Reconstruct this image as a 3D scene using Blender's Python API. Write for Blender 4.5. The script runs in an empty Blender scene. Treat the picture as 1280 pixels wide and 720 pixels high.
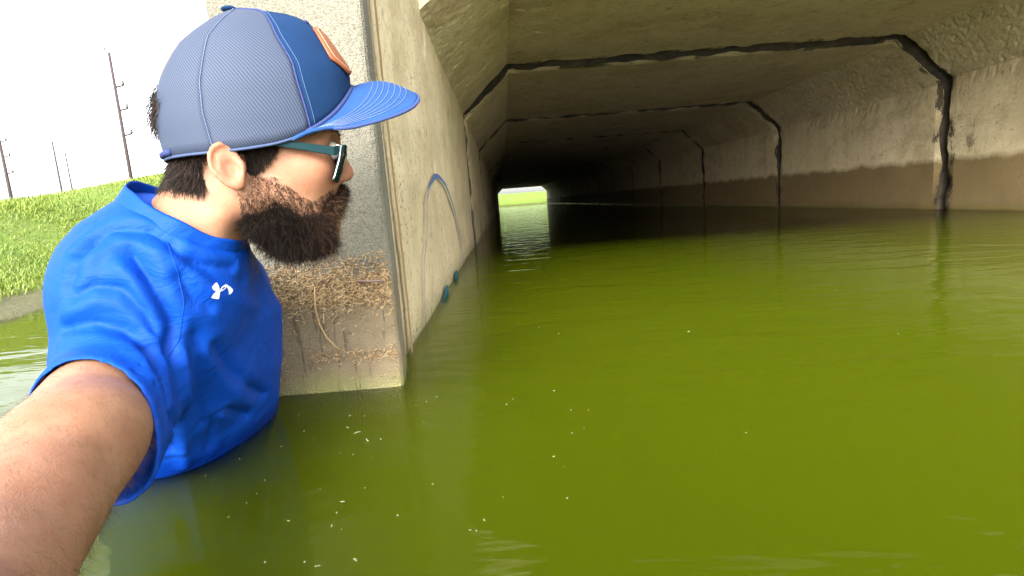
import bpy, bmesh, math, random
import numpy as np
from mathutils import Vector, Matrix, noise

random.seed(7)
rng = np.random.default_rng(7)
R = math.radians
scene = bpy.context.scene
COL = scene.collection

# ------------------------------------------------------------------ camera
F_PX, CAM_Z = 697.0, 0.30
cam_data = bpy.data.cameras.new('camera')
cam_data.sensor_width = 36.0
cam_data.lens = 36.0 * F_PX / 1280.0
cam_data.clip_start = 0.02
cam_data.clip_end = 3000.0
cam = bpy.data.objects.new('camera', cam_data)
COL.objects.link(cam)
_right = Vector((0.99694, -0.01810, -0.07608)); _up = Vector((0.07722, 0.15074, 0.98555)); _fwd = Vector((0.00613, 0.98830, -0.15240))
_fwd.normalize(); _right = (_right - _fwd * _right.dot(_fwd)).normalized(); _up = _right.cross(_fwd)
m = Matrix.Identity(4)
for i in range(3):
    m[i][0], m[i][1], m[i][2] = _right[i], _up[i], -_fwd[i]
m.translation = Vector((0, 0, CAM_Z))
cam.matrix_world = m
scene.camera = cam

# ------------------------------------------------------------------ sky, sun, exposure
SUN_EL, SUN_AZ = R(31), R(192)          # azimuth clockwise from +Y: the sun stands behind the camera, a little to its left
world = bpy.data.worlds.new('World')
scene.world = world
world.use_nodes = True
wn, wl = world.node_tree.nodes, world.node_tree.links
wn.clear()
sky = wn.new('ShaderNodeTexSky'); sky.sky_type = 'NISHITA'; sky.sun_disc = False
sky.sun_elevation = SUN_EL; sky.sun_rotation = SUN_AZ
sky.air_density = 1.0; sky.dust_density = 4.0; sky.ozone_density = 1.0
hs = wn.new('ShaderNodeHueSaturation'); hs.inputs['Saturation'].default_value = 0.25     # thin high cloud washes the blue out
bg = wn.new('ShaderNodeBackground'); bg.inputs['Strength'].default_value = 0.15
out = wn.new('ShaderNodeOutputWorld')
wl.new(sky.outputs[0], hs.inputs['Color']); wl.new(hs.outputs[0], bg.inputs['Color']); wl.new(bg.outputs[0], out.inputs['Surface'])
sun_data = bpy.data.lights.new('sun', 'SUN')
sun_data.energy = 0.5; sun_data.angle = R(16); sun_data.color = (1.0, 0.95, 0.87)
sun = bpy.data.objects.new('sun', sun_data); COL.objects.link(sun)
_sd = Vector((math.sin(SUN_AZ) * math.cos(SUN_EL), math.cos(SUN_AZ) * math.cos(SUN_EL), math.sin(SUN_EL)))
sun.rotation_euler = _sd.to_track_quat('Z', 'Y').to_euler()
scene.view_settings.view_transform = 'Standard'
scene.view_settings.look = 'None'
scene.view_settings.exposure = 2.7
scene.view_settings.gamma = 1.0
scene.view_settings.use_curve_mapping = False
scene.render.engine = 'CYCLES'
scene.cycles.max_bounces = 10
scene.cycles.diffuse_bounces = 6
scene.cycles.glossy_bounces = 4
scene.cycles.transparent_max_bounces = 16
scene.cycles.volume_bounces = 2
scene.cycles.sample_clamp_indirect = 6.0
scene.cycles.use_denoising = True

# ------------------------------------------------------------------ helpers
def tag(o, label=None, cat=None, group=None, kind=None):
    if label: o['label'] = label
    if cat: o['category'] = cat
    if group: o['group'] = group
    if kind: o['kind'] = kind
    return o

def empty(name, loc=(0, 0, 0), parent=None):
    o = bpy.data.objects.new(name, None); COL.objects.link(o); o.location = loc
    o.empty_display_size = 0.05
    if parent: o.parent = parent
    return o

def mesh_obj(name, verts, faces, mat=None, parent=None, smooth=True):
    me = bpy.data.meshes.new(name)
    if isinstance(verts, np.ndarray) and isinstance(faces, np.ndarray):
        n, k = faces.shape
        me.vertices.add(len(verts)); me.vertices.foreach_set('co', verts.astype(np.float32).ravel())
        me.loops.add(n * k); me.loops.foreach_set('vertex_index', faces.astype(np.int32).ravel())
        me.polygons.add(n); me.polygons.foreach_set('loop_start', np.arange(0, n * k, k, dtype=np.int32))
        me.update(calc_edges=True); me.validate()
    else:
        me.from_pydata([tuple(v) for v in verts], [], [tuple(f) for f in faces]); me.update()
    if smooth: me.polygons.foreach_set('use_smooth', [True] * len(me.polygons))
    if mat: me.materials.append(mat)
    o = bpy.data.objects.new(name, me); COL.objects.link(o)
    if parent: o.parent = parent
    return o

def bm_obj(name, bm, mat=None, parent=None, smooth=True):
    me = bpy.data.meshes.new(name); bm.to_mesh(me); bm.free()
    if smooth: me.polygons.foreach_set('use_smooth', [True] * len(me.polygons))
    if mat: me.materials.append(mat)
    o = bpy.data.objects.new(name, me); COL.objects.link(o)
    if parent: o.parent = parent
    return o

def copy_tree(o, parent=None):
    c = o.copy(); COL.objects.link(c)
    if parent: c.parent = parent
    for ch in list(o.children): copy_tree(ch, c)
    return c

def tube(path, radii, sides=8, cap=True):
    """verts, faces of a tube along a path"""
    P = [Vector(p) for p in path]; V, Fc = [], []
    ref = Vector((0.31, 0.22, 0.93))
    for i, p in enumerate(P):
        t = (P[min(i + 1, len(P) - 1)] - P[max(i - 1, 0)]).normalized()
        a = t.cross(ref)
        if a.length < 1e-3: a = t.cross(Vector((1, 0, 0)))
        a.normalize(); b = t.cross(a)
        r = radii[i] if hasattr(radii, '__len__') else radii
        for k in range(sides):
            an = 2 * math.pi * k / sides
            V.append(p + a * (r * math.cos(an)) + b * (r * math.sin(an)))
    for i in range(len(P) - 1):
        for k in range(sides):
            k2 = (k + 1) % sides
            Fc.append((i * sides + k, i * sides + k2, (i + 1) * sides + k2, (i + 1) * sides + k))
    if cap:
        Fc.append(tuple(range(sides))[::-1]); Fc.append(tuple((len(P) - 1) * sides + k for k in range(sides)))
    return V, Fc

class Mat:
    """small node-material builder"""
    def __init__(s, name):
        s.m = bpy.data.materials.new(name); s.m.use_nodes = True
        s.t = s.m.node_tree; s.n = s.t.nodes; s.l = s.t.links
        s.b = s.n['Principled BSDF']; s.out = s.n['Material Output']
    def node(s, typ, **kw):
        nd = s.n.new(typ)
        for k, v in kw.items(): setattr(nd, k, v)
        return nd
    def link(s, a, b): s.l.new(a, b)
    def val(s, inp, v):
        if hasattr(v, 'is_output'): s.l.new(v, inp)
        else: inp.default_value = v
    def coord(s, kind='Object', scale=(1, 1, 1), loc=(0, 0, 0), rot=(0, 0, 0)):
        tc = s.node('ShaderNodeTexCoord'); mp = s.node('ShaderNodeMapping')
        mp.inputs['Scale'].default_value = scale; mp.inputs['Location'].default_value = loc; mp.inputs['Rotation'].default_value = rot
        s.link(tc.outputs[kind], mp.inputs[0]); return mp.outputs[0]
    def world_pos(s):
        return s.node('ShaderNodeNewGeometry').outputs['Position']
    def scaled(s, vec, scale):
        mp = s.node('ShaderNodeMapping'); mp.inputs['Scale'].default_value = scale
        s.link(vec, mp.inputs[0]); return mp.outputs[0]
    def noise(s, vec, scale, detail=4, rough=0.55, out='Fac', dist=0.0):
        nd = s.node('ShaderNodeTexNoise'); nd.inputs['Scale'].default_value = scale
        nd.inputs['Detail'].default_value = detail; nd.inputs['Roughness'].default_value = rough; nd.inputs['Distortion'].default_value = dist
        s.link(vec, nd.inputs['Vector']); return nd.outputs[out]
    def voronoi(s, vec, scale, feature='F1', out='Distance'):
        nd = s.node('ShaderNodeTexVoronoi', feature=feature); nd.inputs['Scale'].default_value = scale
        s.link(vec, nd.inputs['Vector']); return nd.outputs[out]
    def wave(s, vec, scale, dist=0.0, direction='X', detail=2):
        nd = s.node('ShaderNodeTexWave', bands_direction=direction); nd.inputs['Scale'].default_value = scale
        nd.inputs['Distortion'].default_value = dist; nd.inputs['Detail'].default_value = detail
        s.link(vec, nd.inputs['Vector']); return nd.outputs['Fac']
    def ramp(s, fac, stops, interp='LINEAR'):
        nd = s.node('ShaderNodeValToRGB'); nd.color_ramp.interpolation = interp; cr = nd.color_ramp
        while len(cr.elements) < len(stops): cr.elements.new(0.5)
        for e, (p, c) in zip(cr.elements, stops):
            e.position = p
            e.color = (c, c, c, 1) if not hasattr(c, '__len__') else (*c, 1)
        s.link(fac, nd.inputs[0]); return nd.outputs[0]
    def mix(s, fac, a, b, blend='MIX'):
        nd = s.node('ShaderNodeMix', data_type='RGBA', blend_type=blend)
        s.val(nd.inputs[0], fac)
        for inp, v in ((nd.inputs[6], a), (nd.inputs[7], b)):
            if hasattr(v, 'is_output'): s.link(v, inp)
            else: inp.default_value = (*v, 1) if len(v) == 3 else v
        return nd.outputs[2]
    def math(s, op, a, b=0.0, clamp=False):
        nd = s.node('ShaderNodeMath', operation=op, use_clamp=clamp)
        s.val(nd.inputs[0], a); s.val(nd.inputs[1], b); return nd.outputs[0]
    def maprange(s, v, a, b, c=0.0, d=1.0):
        nd = s.node('ShaderNodeMapRange'); nd.clamp = True
        s.val(nd.inputs[0], v)
        for i, x in zip((1, 2, 3, 4), (a, b, c, d)): nd.inputs[i].default_value = x
        return nd.outputs[0]
    def sep(s, vec):
        nd = s.node('ShaderNodeSeparateXYZ'); s.link(vec, nd.inputs[0]); return nd.outputs
    def bump(s, h, strength=0.5, dist=0.01, normal=None):
        nd = s.node('ShaderNodeBump'); nd.inputs['Strength'].default_value = strength; nd.inputs['Distance'].default_value = dist
        s.link(h, nd.inputs['Height'])
        if normal: s.link(normal, nd.inputs['Normal'])
        return nd.outputs[0]
    def set(s, color=None, rough=None, normal=None, **kw):
        if color is not None:
            if hasattr(color, 'is_output'): s.link(color, s.b.inputs['Base Color'])
            else: s.b.inputs['Base Color'].default_value = (*color, 1)
        if rough is not None: s.val(s.b.inputs['Roughness'], rough)
        if normal is not None: s.link(normal, s.b.inputs['Normal'])
        for k, v in kw.items(): s.val(s.b.inputs[k.replace('_', ' ')], v)
        return s.m

def plain(name, color, rough=0.6, **kw):
    return Mat(name).set(color, rough, **kw)

# ------------------------------------------------------------------ main sizes of the culvert
XL, XR, ZC = -0.225, 3.27, 1.25            # inner faces and soffit of the box
CHX, CHZ = 0.335, 0.31                     # haunch
Y0, Y1, STEP, GAP, DEEP = 1.95, 4.15, 2.46, 0.07, 0.14
WALL = 0.21
BED = -1.15


# ------------------------------------------------------------------ materials of the setting
def concrete(name, base, dark, light, stain=0.0, stain_top=0.37, pits=0.5, green=0.6):
    M = Mat(name); P = M.world_pos()
    big = M.noise(P, 1.6, 5, 0.6); mid = M.noise(P, 9, 6, 0.65); fine = M.noise(P, 90, 4, 0.6)
    c = M.mix(M.ramp(big, [(0.3, 0), (0.7, 1)]), base, light)
    c = M.mix(M.math('MULTIPLY', M.ramp(mid, [(0.45, 0), (0.75, 1)]), 0.35), c, dark)
    c = M.mix(M.math('MULTIPLY', M.ramp(fine, [(0.35, 1), (0.6, 0)]), 0.2), c, dark)
    # blotches: old formwork patches, damp and black growth
    bl = M.noise(M.scaled(P, (2.2, 2.2, 3.2)), 1.0, 7, 0.72)
    c = M.mix(M.math('MULTIPLY', M.ramp(bl, [(0.53, 0), (0.60, 1)]), 0.42), c, dark)
    c = M.mix(M.math('MULTIPLY', M.ramp(M.noise(M.scaled(P, (3.0, 6.0, 3.0)), 1.0, 6, 0.75), [(0.63, 0), (0.70, 1)]), 0.75), c, (0.06, 0.048, 0.026))
    c = M.mix(M.math('MULTIPLY', M.ramp(M.noise(P, 26, 5, 0.75), [(0.56, 0), (0.66, 1)]), 0.5), c, (0.12, 0.092, 0.048))
    c = M.mix(M.math('MULTIPLY', M.ramp(M.noise(P, 19, 4, 0.7), [(0.60, 0), (0.70, 1)]), 0.4), c, (0.70, 0.63, 0.48))
    # streaks that run down the face
    st = M.noise(M.scaled(P, (7, 7, 0.55)), 1.0, 4, 0.6)
    c = M.mix(M.math('MULTIPLY', M.ramp(st, [(0.5, 0), (0.75, 1)]), 0.35), c, dark)
    # pits where the skin of the concrete is gone
    vor = M.voronoi(P, 62); patch = M.ramp(M.noise(P, 3.1, 5, 0.65), [(0.42, 0), (0.60, 1)])
    sx = M.math('ABSOLUTE', M.math('SUBTRACT', M.sep(P)[0], 1.52))
    rough_z = M.math('MULTIPLY', M.maprange(M.sep(P)[2], 0.84, 1.02), M.maprange(sx, 1.05, 1.40))        # the haunches have lost most of their skin
    patch = M.math('MAXIMUM', patch, M.math('MULTIPLY', rough_z, M.ramp(M.noise(P, 9, 5, 0.7), [(0.35, 0.15), (0.6, 1)])))
    pit = M.math('MULTIPLY', M.ramp(vor, [(0.10, 1), (0.26, 0)]), patch)
    c = M.mix(M.math('MULTIPLY', pit, pits), c, (0.05, 0.043, 0.03))
    peb = M.math('MULTIPLY', M.ramp(M.voronoi(P, 85), [(0.06, 1), (0.13, 0)]), patch)
    c = M.mix(M.math('MULTIPLY', peb, 0.7), c, (0.62, 0.57, 0.45))
    film = M.ramp(M.noise(M.scaled(P, (1.1, 1.1, 3.0)), 1.0, 6, 0.7), [(0.50, 0), (0.68, 1)])
    c = M.mix(M.math('MULTIPLY', film, 0.25), c, (0.17, 0.145, 0.07))
    z = M.sep(P)[2]
    zz = M.math('ADD', z, M.math('MULTIPLY', M.math('SUBTRACT', M.noise(P, 2.2, 5, 0.6), 0.5), 0.07))
    if stain > 0:
        zs_ = M.math('ADD', zz, M.math('ADD', M.math('MULTIPLY', M.math('SUBTRACT', M.noise(P, 13, 5, 0.7), 0.5), 0.05), M.math('MULTIPLY', M.math('SUBTRACT', st, 0.5), 0.10)))
        f = M.math('MULTIPLY', M.maprange(zs_, stain_top + 0.02, stain_top - 0.03, 0, stain), M.maprange(M.sep(P)[0], 0.0, 1.0, 0.16, 1.0))
        c = M.mix(f, c, M.mix(mid, (0.115, 0.074, 0.024), (0.20, 0.135, 0.048)))
    if stain > 0:      # black growth that has crept out of the joints
        yy = M.math('ADD', M.sep(P)[1], -Y1 + STEP * 0.5)
        off = M.math('ABSOLUTE', M.math('SUBTRACT', M.math('FLOORED_MODULO', yy, STEP), STEP * 0.5))
        off = M.math('SUBTRACT', off, M.math('MULTIPLY', M.math('SUBTRACT', M.noise(M.scaled(P, (3.4, 7, 3.4)), 1.0, 6, 0.8), 0.52), 0.70))
        c = M.mix(M.math('MULTIPLY', M.maprange(off, 0.060, 0.030, 0, 0.90), M.math('MULTIPLY', M.maprange(M.sep(P)[1], 3.0, 3.4), M.maprange(M.sep(P)[1], 10.0, 13.0, 1.0, 0.25))), c, (0.022, 0.018, 0.010))
    fg = M.maprange(M.math('ADD', zz, M.math('MULTIPLY', fine, 0.05)), 0.10, -0.01, 0, green)
    c = M.mix(fg, c, (0.09, 0.10, 0.022))
    h = M.math('ADD', M.math('MULTIPLY', mid, 0.5), M.math('MULTIPLY', fine, 0.25))
    h = M.math('SUBTRACT', h, M.math('MULTIPLY', pit, 0.6))
    wet = M.maprange(z, 0.0, 0.05, 0.35, 0.85)
    return M.set(c, wet, M.bump(h, 0.6, 0.010))

MAT_SEG = concrete('culvert_concrete', (0.60, 0.49, 0.30), (0.34, 0.255, 0.13), (0.68, 0.58, 0.38), stain=0.93, pits=0.75)
MAT_PIER = None
MAT_JOINT = Mat('joint_tar')
_P = MAT_JOINT.world_pos()
MAT_JOINT = MAT_JOINT.set(MAT_JOINT.mix(MAT_JOINT.ramp(MAT_JOINT.noise(_P, 7, 6, 0.75), [(0.40, 0), (0.66, 1)]), (0.010, 0.008, 0.006), (0.060, 0.044, 0.022)), 0.75,
                          MAT_JOINT.bump(MAT_JOINT.noise(_P, 40, 4), 0.8, 0.01))

# ------------------------------------------------------------------ culvert
def inner_ring(XL=XL, XR=XR, ZC=ZC):
    """(x, z) once round the inside, starting bottom left; fine where it shows"""
    pts = [(XL, -0.9), (XL, -0.3)]
    pts += [(XL, z) for z in np.linspace(-0.1, ZC - CHZ, 24)]
    pts += [(XL + CHX * t, ZC - CHZ + CHZ * t) for t in np.linspace(0, 1, 22)[1:]]
    pts += [(x, ZC) for x in np.linspace(XL + CHX, XR - CHX, 90)[1:]]
    pts += [(XR - CHX + CHX * t, ZC - CHZ * t) for t in np.linspace(0, 1, 22)[1:]]
    pts += [(XR, z) for z in np.linspace(ZC - CHZ, -0.1, 24)[1:]]
    pts += [(XR, -0.3), (XR, -0.9)]
    return pts

culvert = empty('box_culvert', (0, 0, 0))
tag(culvert, 'long flooded concrete box culvert with chamfered upper corners and dark joints', 'culvert')

def segment(y_a, y_b, ny, dz=0.0, inset=0.0, rough=1.0):
    XL, XR, ZC = globals()['XL'] + inset, globals()['XR'] - inset, globals()['ZC'] - dz
    dz = dx = 0.0
    ring = inner_ring(XL, XR, ZC); n = len(ring)
    ys = np.concatenate([[y_a], y_a + 0.012 + (y_b - y_a - 0.024) * np.linspace(0, 1, ny), [y_b]])
    V, Fc, mats = [], [], []
    def outward(x, z):
        # direction away from the inside of the box
        if x <= XL + 1e-6: return Vector((-1, 0, 0))
        if x >= XR - 1e-6: return Vector((1, 0, 0))
        if z >= ZC - 1e-6: return Vector((0, 0, 1))
        return Vector((-0.68 if x < 1 else 0.68, 0, 0.73))
    for j, y in enumerate(ys):
        edge = min(y - y_a, y_b - y)
        for (x, z) in ring:
            o = outward(x, z); p = Vector((x + dx, y, z + dz))
            q = Vector((x * 3.1, y * 3.1, z * 3.1))
            d = 0.006 * noise.noise(q) * rough
            if z > ZC - CHZ - 0.1:
                k = noise.fractal(Vector((x * 21, y * 21, z * 21)), 0.7, 2.1, 4)
                hm = 1.0 if (x < XL + CHX + .2 or x > XR - CHX - .2) else 0.35
                d += max(0, k - 0.10) * 0.009 * rough * hm
            if edge < 0.05:
                k = noise.noise(Vector((x * 7 + 5, y_a * 3 + (0 if y - y_a < .1 else 9), z * 7)))
                d += max(0.0, 0.006 + 0.035 * k) * (1 - edge / 0.05) * rough
            p += o * d
            V.append(p)
    m_ = len(ys)
    for j in range(m_ - 1):
        for i in range(n - 1):
            Fc.append((j * n + i, (j + 1) * n + i, (j + 1) * n + i + 1, j * n + i + 1)); mats.append(0)
    # end faces, as deep as the joint, and the outer skin
    def oring(y):
        b = len(V)
        for (x, z) in ring:
            xo = XL - WALL + dx if x < XL + 1e-6 else (XR + WALL + dx if x > XR - 1e-6 else x + dx)
            if x > XL + 1e-6 and x < XR - 1e-6: xo = XL - WALL + (x - XL) / (XR - XL) * (XR - XL + 2 * WALL)
            zo = z + dz if (x < XL + 1e-6 or x > XR - 1e-6) and z < ZC - CHZ - 1e-6 else ZC + WALL + dz
            V.append(Vector((xo, y, zo)))
        return b
    b0, b1 = oring(y_a), oring(y_b); e = (m_ - 1) * n
    for i in range(n - 1):
        Fc.append((i, i + 1, b0 + i + 1, b0 + i)); mats.append(0 if y_a < Y1 - 1 else 1)
        Fc.append((e + i + 1, e + i, b1 + i, b1 + i + 1)); mats.append(1)
        Fc.append((b0 + i + 1, b1 + i + 1, b1 + i, b0 + i)); mats.append(0)
    o = mesh_obj('box_segment', V, Fc, MAT_SEG, culvert, smooth=False)
    o.data.materials.append(MAT_JOINT)
    o.data.polygons.foreach_set('material_index', mats)
    return o

joints = [Y1 + STEP * k for k in range(16)]
Y_END = joints[-1]
segment(Y0 + 0.02, joints[0] - GAP / 2, 90)
steps = [(0.032, 0.010), (0.042, 0.014), (0.042, 0.014)] + [(0.030, 0.012), (0.010, 0.006)] + [(0.0, 0.0)] * 14       # later segments have settled a little
for k in range(len(joints) - 1):
    dz, inset = steps[k]
    segment(joints[k] + GAP / 2, joints[k + 1] - GAP / 2, 70 if k < 1 else (36 if k < 2 else 6), dz, inset, 1.0 if k < 3 else 0.5)
# bitumen filler set back in every joint
for k, y in enumerate(joints[:-1]):
    ring = [(XL - DEEP, -0.9), (XL - DEEP, ZC - CHZ + .06), (XL + CHX - .06, ZC + DEEP), (XR - CHX + .06, ZC + DEEP), (XR + DEEP, ZC - CHZ + .06), (XR + DEEP, -0.9)]
    V = [(x, y - GAP / 2 - 0.02, z) for x, z in ring] + [(x, y + GAP / 2 + 0.02, z) for x, z in ring]
    Fc = [(i, i + 1, i + 7, i + 6) for i in range(5)]
    mesh_obj('joint_filler', V, Fc, MAT_JOINT, culvert, smooth=False)

# ------------------------------------------------------------------ headwall round the mouth (pier, lintel, right pier)
def pier_material():
    M = Mat('pier_concrete'); P = M.world_pos(); z = M.sep(P)[2]
    big = M.noise(P, 5, 5, 0.6); grain = M.voronoi(P, 420); fine = M.noise(P, 240, 4, 0.7); mid = M.noise(P, 24, 5, 0.65)
    c = M.mix(M.ramp(big, [(0.35, 0), (0.65, 1)]), (0.150, 0.140, 0.104), (0.225, 0.205, 0.148))
    c = M.mix(M.ramp(grain, [(0.12, 0.0), (0.5, 0.55)]), c, (0.12, 0.115, 0.09))
    c = M.mix(M.math('MULTIPLY', M.ramp(fine, [(0.40, 1), (0.52, 0)]), 0.6), c, (0.06, 0.055, 0.04))
    zz = M.math('ADD', z, M.math('MULTIPLY', M.math('SUBTRACT', M.noise(P, 14, 5, 0.65), 0.5), 0.06))
    # silt film below the old flood line, with cracks that run down it
    f = M.maprange(zz, 0.205, 0.16, 0, 0.85)
    silt = M.mix(mid, (0.135, 0.098, 0.052), (0.21, 0.162, 0.095))
    crack = M.noise(M.scaled(P, (95, 95, 10)), 1.0, 3, 0.6)
    silt = M.mix(M.math('MULTIPLY', M.ramp(crack, [(0.34, 1), (0.42, 0)]), 0.8), silt, (0.06, 0.042, 0.02))
    c = M.mix(f, c, silt)
    g = M.maprange(M.math('ADD', zz, M.math('MULTIPLY', fine, 0.03)), 0.055, 0.0, 0, 0.75)
    c = M.mix(g, c, (0.17, 0.19, 0.035))
    h = M.math('ADD', M.math('MULTIPLY', grain, 0.7), M.math('MULTIPLY', fine, 0.5))
    h = M.math('ADD', h, M.math('MULTIPLY', M.math('MULTIPLY', M.ramp(crack, [(0.34, 0), (0.44, 1)]), f), 0.8))
    return M.set(c, M.maprange(z, 0.0, 0.03, 0.35, 0.9), M.bump(h, 0.6, 0.004))
MAT_PIER = pier_material()

headwall = empty('headwall', (0, 0.93, 0))
tag(headwall, 'concrete headwall framing the culvert mouth, its end pier beside the man', 'headwall')
PXL, PXR, PY = -0.437, -0.195, 0.93
def pier_mesh():
    nz, prof = 120, []
    # plan outline (x, y) of the pier: back left, front face, chamfer, return into the box
    prof = [(PXL, 1.12), (PXL, 1.0), (PXL, PY + 0.006)] + [(x, PY) for x in np.linspace(PXL + 0.006, PXR - 0.008, 40)] + \
           [(PXR - 0.003, PY + 0.003), (PXR, PY + 0.010), (PXR - 0.001, PY + 0.035), (PXR - 0.002, PY + 0.05), (PXR - 0.012, PY + 0.075), (PXR - 0.013, PY + 0.12), (XL - 0.02, PY + 0.16), (XL - 0.02, 1.12)]
    zs = np.concatenate([[-0.9], np.linspace(-0.25, 0.82, nz)]); n = len(prof); V, Fc = [], []
    for z in zs:
        for (x, y) in prof:
            nz_ = noise.noise(Vector((x * 30, y * 30, z * 22))) * 0.0012 + noise.noise(Vector((x * 90, y * 90, z * 90))) * 0.0009
            V.append((x + (noise.noise(Vector((z * 18, x * 9, 3.3))) * 0.002 if abs(x - PXL) < .01 or abs(x - PXR) < .012 else 0), y + nz_ * (1 if y < PY + .02 else .4), z))
    for j in range(len(zs) - 1):
        for i in range(n - 1):
            Fc.append((j * n + i, j * n + i + 1, (j + 1) * n + i + 1, (j + 1) * n + i))
    t = (len(zs) - 1) * n; Fc.append(tuple(t + i for i in range(n)))
    return V, Fc
V, Fc = pier_mesh()
o = mesh_obj('end_pier', [(x, y - 0.93, z) for x, y, z in V], Fc, MAT_PIER, headwall, smooth=False)
def prism_xz(name, poly, y0, y1, mat, parent):
    n = len(poly); V = [(x, y0, z) for x, z in poly] + [(x, y1, z) for x, z in poly]
    Fc = [tuple(range(n)), tuple(range(2 * n - 1, n - 1, -1))] + [(i, i + n, (i + 1) % n + n, (i + 1) % n) for i in range(n)]
    return mesh_obj(name, V, Fc, mat, parent, smooth=False)
prism_xz('lintel', [(PXL, 1.252), (XL + CHX - .04, 1.252), (XR - CHX, 1.255), (XR + .25, 1.255), (XR + .25, 1.52), (PXL, 1.52)], 0.95, 1.04, MAT_PIER, headwall)
def wall_sheet(name, a, b, thick, z1, mat, nu=40, nz=40):
    """wall with a noisy inner face from plan point a to b; thick is an offset vector to its back"""
    V, Fc = [], []
    for face in (0, 1):
        for j in range(nz + 1):
            for i in range(nu + 1):
                t = i / nu; zt = z1[0] + (z1[1] - z1[0]) * t if hasattr(z1, '__len__') else z1; z = -0.9 + (zt + 0.9) * j / nz; x, y = a[0] + (b[0] - a[0]) * t, a[1] + (b[1] - a[1]) * t
                d = 0.006 * noise.noise(Vector((x * 3.1, y * 3.1, z * 3.1))) if not face else 0
                V.append((x - d * 0 + thick[0] * face - (d if not face else 0), y + thick[1] * face - 0.93, z))
    n = (nu + 1) * (nz + 1); w = nu + 1
    for f in (0, 1):
        for j in range(nz):
            for i in range(nu):
                q = (f * n + j * w + i, f * n + j * w + i + 1, f * n + (j + 1) * w + i + 1, f * n + (j + 1) * w + i)
                Fc.append(q if f == 0 else q[::-1])
    top = nz * w
    for i in range(nu): Fc.append((top + i, top + i + 1, n + top + i + 1, n + top + i))
    for i in (0, nu):
        for j in range(nz): Fc.append((j * w + i, (j + 1) * w + i, n + (j + 1) * w + i, n + j * w + i))
    return mesh_obj(name, V, Fc, mat, headwall, smooth=False)
wall_sheet('wing_wall', (XL, 1.02), (XL, Y0 + 0.019), (-WALL + 0.003, 0), (0.82, 1.249), MAT_SEG)
wall_sheet('wing_wall', (XR + 0.012, Y0 + 0.019), (4.6, 0.5), (0.1, 0.18), (1.249, 0.8), MAT_SEG, 20, 20)

# ------------------------------------------------------------------ sprayed paint on the left wall
MAT_BLUE = Mat('blue_spray_paint'); _c = MAT_BLUE.noise(MAT_BLUE.world_pos(), 60, 4)
MAT_BLUE = MAT_BLUE.set(MAT_BLUE.mix(MAT_BLUE.ramp(_c, [(0.4, 0), (0.6, 1)]), (0.035, 0.075, 0.24), (0.12, 0.18, 0.33)), 0.7)
MAT_TEAL = plain('teal_spray_paint', (0.006, 0.10, 0.15), 0.6)
def wall_ribbon(name, pts, w, mat):
    P = [Vector(p) for p in pts]; V, Fc = [], []
    for i, p in enumerate(P):
        t = (P[min(i + 1, len(P) - 1)] - P[max(i - 1, 0)]).normalized(); nrm = Vector((-t.y, t.x))
        ww = 0.5 * (w[i] if hasattr(w, '__len__') else w)
        for s in (-1, 1):
            q = p + nrm * (ww * s * 0.5 * (0.8 + 0.4 * noise.noise(Vector((i * .7, s, 2)))))
            V.append((XL + 0.0095, q.x, q.y))
    for i in range(len(P) - 1): Fc.append((2 * i, 2 * i + 1, 2 * i + 3, 2 * i + 2))
    return mesh_obj(name, V, Fc, mat, culvert, smooth=False)
wall_ribbon('paint_arch', [(1.372, -0.03), (1.385, 0.03), (1.455, 0.157), (1.561, 0.22), (1.64, 0.325), (1.73, 0.368), (1.883, 0.401), (2.0, 0.408), (2.107, 0.402), (2.23, 0.385), (2.349, 0.355), (2.573, 0.268), (2.75, 0.134), (2.815, 0.02), (2.83, -0.03)],
            [.018, .018, .016, .016, .02, .03, .045, .04, .034, .038, .045, .05, .05, .045, .04], MAT_BLUE)
mesh_obj('paint_patch', [(XL + 0.0095, y, z) for y, z in [(1.68, -0.06), (1.72, -0.01), (1.80, 0.008), (1.93, 0.030), (1.99, 0.022), (1.97, 0.0), (2.0, -0.06)]], [(0, 1, 2, 3, 4, 5, 6)], MAT_TEAL, culvert, smooth=False)
mesh_obj('paint_patch', [(XL + 0.0095, y, z) for y, z in [(2.24, -0.02), (2.27, 0.016), (2.34, 0.034), (2.42, 0.020), (2.46, -0.03)]], [(0, 1, 2, 3, 4)], MAT_TEAL, culvert, smooth=False)


wall_ribbon('sealant_strip', [(1.16 + 0.006 * math.sin(z * 9), z) for z in np.linspace(-0.05, 0.86, 30)], 0.055, plain('rusty_sealant', (0.27, 0.165, 0.07), 0.85))

# ------------------------------------------------------------------ ground: bed, banks and far land in one sheet
SHORE = [(-9.0, -14.0), (-5.0, -5.0), (-3.2, 0.2), (-2.25, 1.35), (-1.92, 2.0), (-1.96, 2.35), (-2.12, 2.72), (-1.9, 3.3), (-1.3, 3.9), (-0.45, 4.4)]
SH = np.array(SHORE)
def shore_dist(x, y):
    """signed distance to the left shore line, positive on land"""
    P = np.stack([x, y], -1)[..., None, :]
    A, B = SH[:-1], SH[1:]; AB = B - A
    t = np.clip(((P - A) * AB).sum(-1) / (AB * AB).sum(-1), 0, 1)
    Q = A + AB * t[..., None]; d2 = ((P - Q) ** 2).sum(-1)
    i = d2.argmin(-1); d = np.sqrt(np.take_along_axis(d2, i[..., None], -1)[..., 0])
    a, ab = A[i], AB[i]
    side = ab[..., 0] * (np.stack([x, y], -1) - a)[..., 1] - ab[..., 1] * (np.stack([x, y], -1) - a)[..., 0]
    return np.where(side > 0, d, -d)
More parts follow.
